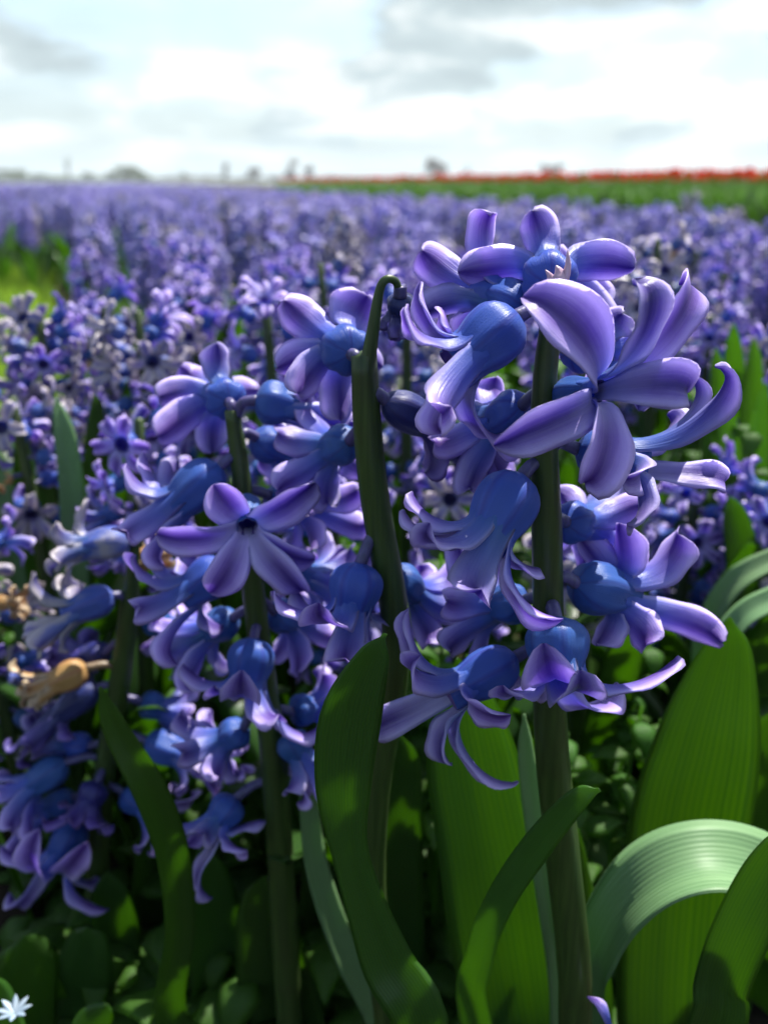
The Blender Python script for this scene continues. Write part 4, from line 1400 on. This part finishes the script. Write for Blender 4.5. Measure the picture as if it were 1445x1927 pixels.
# ---------------------------------------------------------------- trees along the horizon
def tree(px, top, w, Y, label, kind='tree_leaf', seed=0, group='trees along the horizon', trunk=0.3, cnt=900):
    rs = np.random.RandomState(seed)
    p = at(px, HORIZON, Y)
    h = (HORIZON - top) * Y / FPX * 1.02 + 0.3
    rx = w * Y / FPX / 2
    root = empty('tree', (p[0], Y, 0), label, 'tree', group)
    parts = [tube([(0, 0, -0.3), (0.1, 0, h * 0.4), (0, 0, h * 0.85)], [h * 0.035, h * 0.025, h * 0.008], 8)]
    for b in range(7):
        z0 = h * rs.uniform(0.25, 0.6)
        a = rs.rand() * 6.28
        parts.append(tube([(0, 0, z0), (math.cos(a) * rx * .4, math.sin(a) * rx * .4, z0 + h * .13), (math.cos(a) * rx * .75, math.sin(a) * rx * .75, z0 + h * .25)], [h * .014, h * .009, h * .004], 5))
    v, f, tp = merge(parts)
    obj('trunk', mesh_from('trunk', v, f, M['wood'], tp), root)
    V, F = [], []
    blobs = [(rs.normal(0, 0.36) * rx, rs.normal(0, 0.36) * rx, h * (trunk + (1 - trunk) * rs.uniform(0.15, 0.86)), rs.uniform(0.25, 0.5)) for _ in range(11)]
    for k in range(cnt):
        bx, by, bz, br = blobs[rs.randint(len(blobs))]
        d = rs.normal(0, 1, 3)
        d /= np.linalg.norm(d)
        rr_ = rs.rand() ** 0.4 * br
        c = np.array([bx + d[0] * rr_ * rx, by + d[1] * rr_ * rx, min(h, max(h * 0.12, bz + d[2] * rr_ * h * 0.35))])
        s = rs.uniform(0.10, 0.24) * min(rx, h) * 0.55
        u = nrm(rs.normal(0, 1, 3))
        q = nrm(np.cross(u, rs.normal(0, 1, 3)))
        o = len(V)
        V += [c + u * s, c + q * s * .6, c - u * s, c - q * s * .6]
        F.append((o, o + 1, o + 2, o + 3))
    obj('crown', mesh_from('crown', V, F, M[kind], None, smooth=False), root)


TREES = [
    (12, 322, 60, 230, 'rounded dark tree beyond the far left bed on the horizon', 'tree_leaf'),
    (40, 326, 44, 240, 'low spreading tree on the horizon next to a rounded one', 'tree_leaf'),
    (72, 328, 40, 230, 'small bushy tree on the horizon short of the lone tall tree', 'tree_leaf'),
    (100, 332, 60, 250, 'low bush like tree below the lone tall tree', 'tree_leaf'),
    (166, 323, 24, 200, 'small dark round tree standing alone on the horizon', 'tree_leaf'),
    (215, 326, 34, 220, 'smaller tree joined to the wide dark tree on the horizon', 'tree_leaf'),
    (243, 315, 52, 220, 'wide dark tree with the tallest crown of its clump on the horizon', 'tree_leaf'),
    (278, 328, 48, 225, 'low tree trailing off from the wide dark tree', 'tree_leaf'),
    (345, 321, 12, 230, 'very thin upright tree alone on the horizon', 'tree_leaf'),
    (427, 309, 19, 230, 'narrow brown upright tree on the horizon', 'tree_twig'),
    (478, 318, 34, 230, 'bare brown bushy tree next to the narrow upright tree', 'tree_twig'),
    (547, 305, 32, 230, 'square topped bare brown tree on the horizon', 'tree_twig'),
    (580, 312, 30, 240, 'thin bare tree beside the square topped tree', 'tree_twig'),
    (820, 303, 54, 230, 'rounded grey brown tree above the red tulips', 'tree_twig'),
    (878, 312, 16, 240, 'thin small tree above the red tulips', 'tree_twig'),
    (1035, 308, 50, 230, 'low rounded tree peeking over the red tulip bed', 'tree_twig'),
]
for k in range(26):
    px_ = -20 + k * 26 + (k * 37 % 17)
    TREES.append((px_, 331 + (k * 7 % 5), 46 + (k * 11 % 24), 250 + (k * 13 % 40), 'low hazy tree in the far treeline behind the hyacinth beds', 'tree_leaf' if k < 13 else 'tree_twig'))
for i, (px, top, w, Y, lab, kd) in enumerate(TREES):
    tree(px, top, w, Y, lab, kd, seed=70 + i, trunk=0.12)
tree(131, 303, 16, 220, 'lone tall tree with a small high crown on a thin trunk', 'tree_leaf', seed=99, trunk=0.62, cnt=260)


# ---------------------------------------------------------------- air: a thin even haze round the whole place
def haze():
    x0, x1, y0, y1, z0, z1 = -520, 520, -80, 720, -1.0, 14.0
    V = [(x, y, z) for z in (z0, z1) for y in (y0, y1) for x in (x0, x1)]
    F = [(0, 2, 3, 1), (4, 5, 7, 6), (0, 1, 5, 4), (2, 6, 7, 3), (0, 4, 6, 2), (1, 3, 7, 5)]
    m, nt = new_mat('haze')
    out = N(nt, 'ShaderNodeOutputMaterial')
    v = N(nt, 'ShaderNodeVolumePrincipled')
    v.inputs['Color'].default_value = (0.86, 0.92, 0.96, 1)
    v.inputs['Density'].default_value = 0.0009
    v.inputs['Anisotropy'].default_value = 0.2
    L(nt, v.outputs[0], out.inputs['Volume'])
    o = obj('haze', mesh_from('haze', V, F, m, smooth=False))
    tag(o, 'thin pale haze fading the trees along the horizon', 'haze', kind='stuff')


haze()
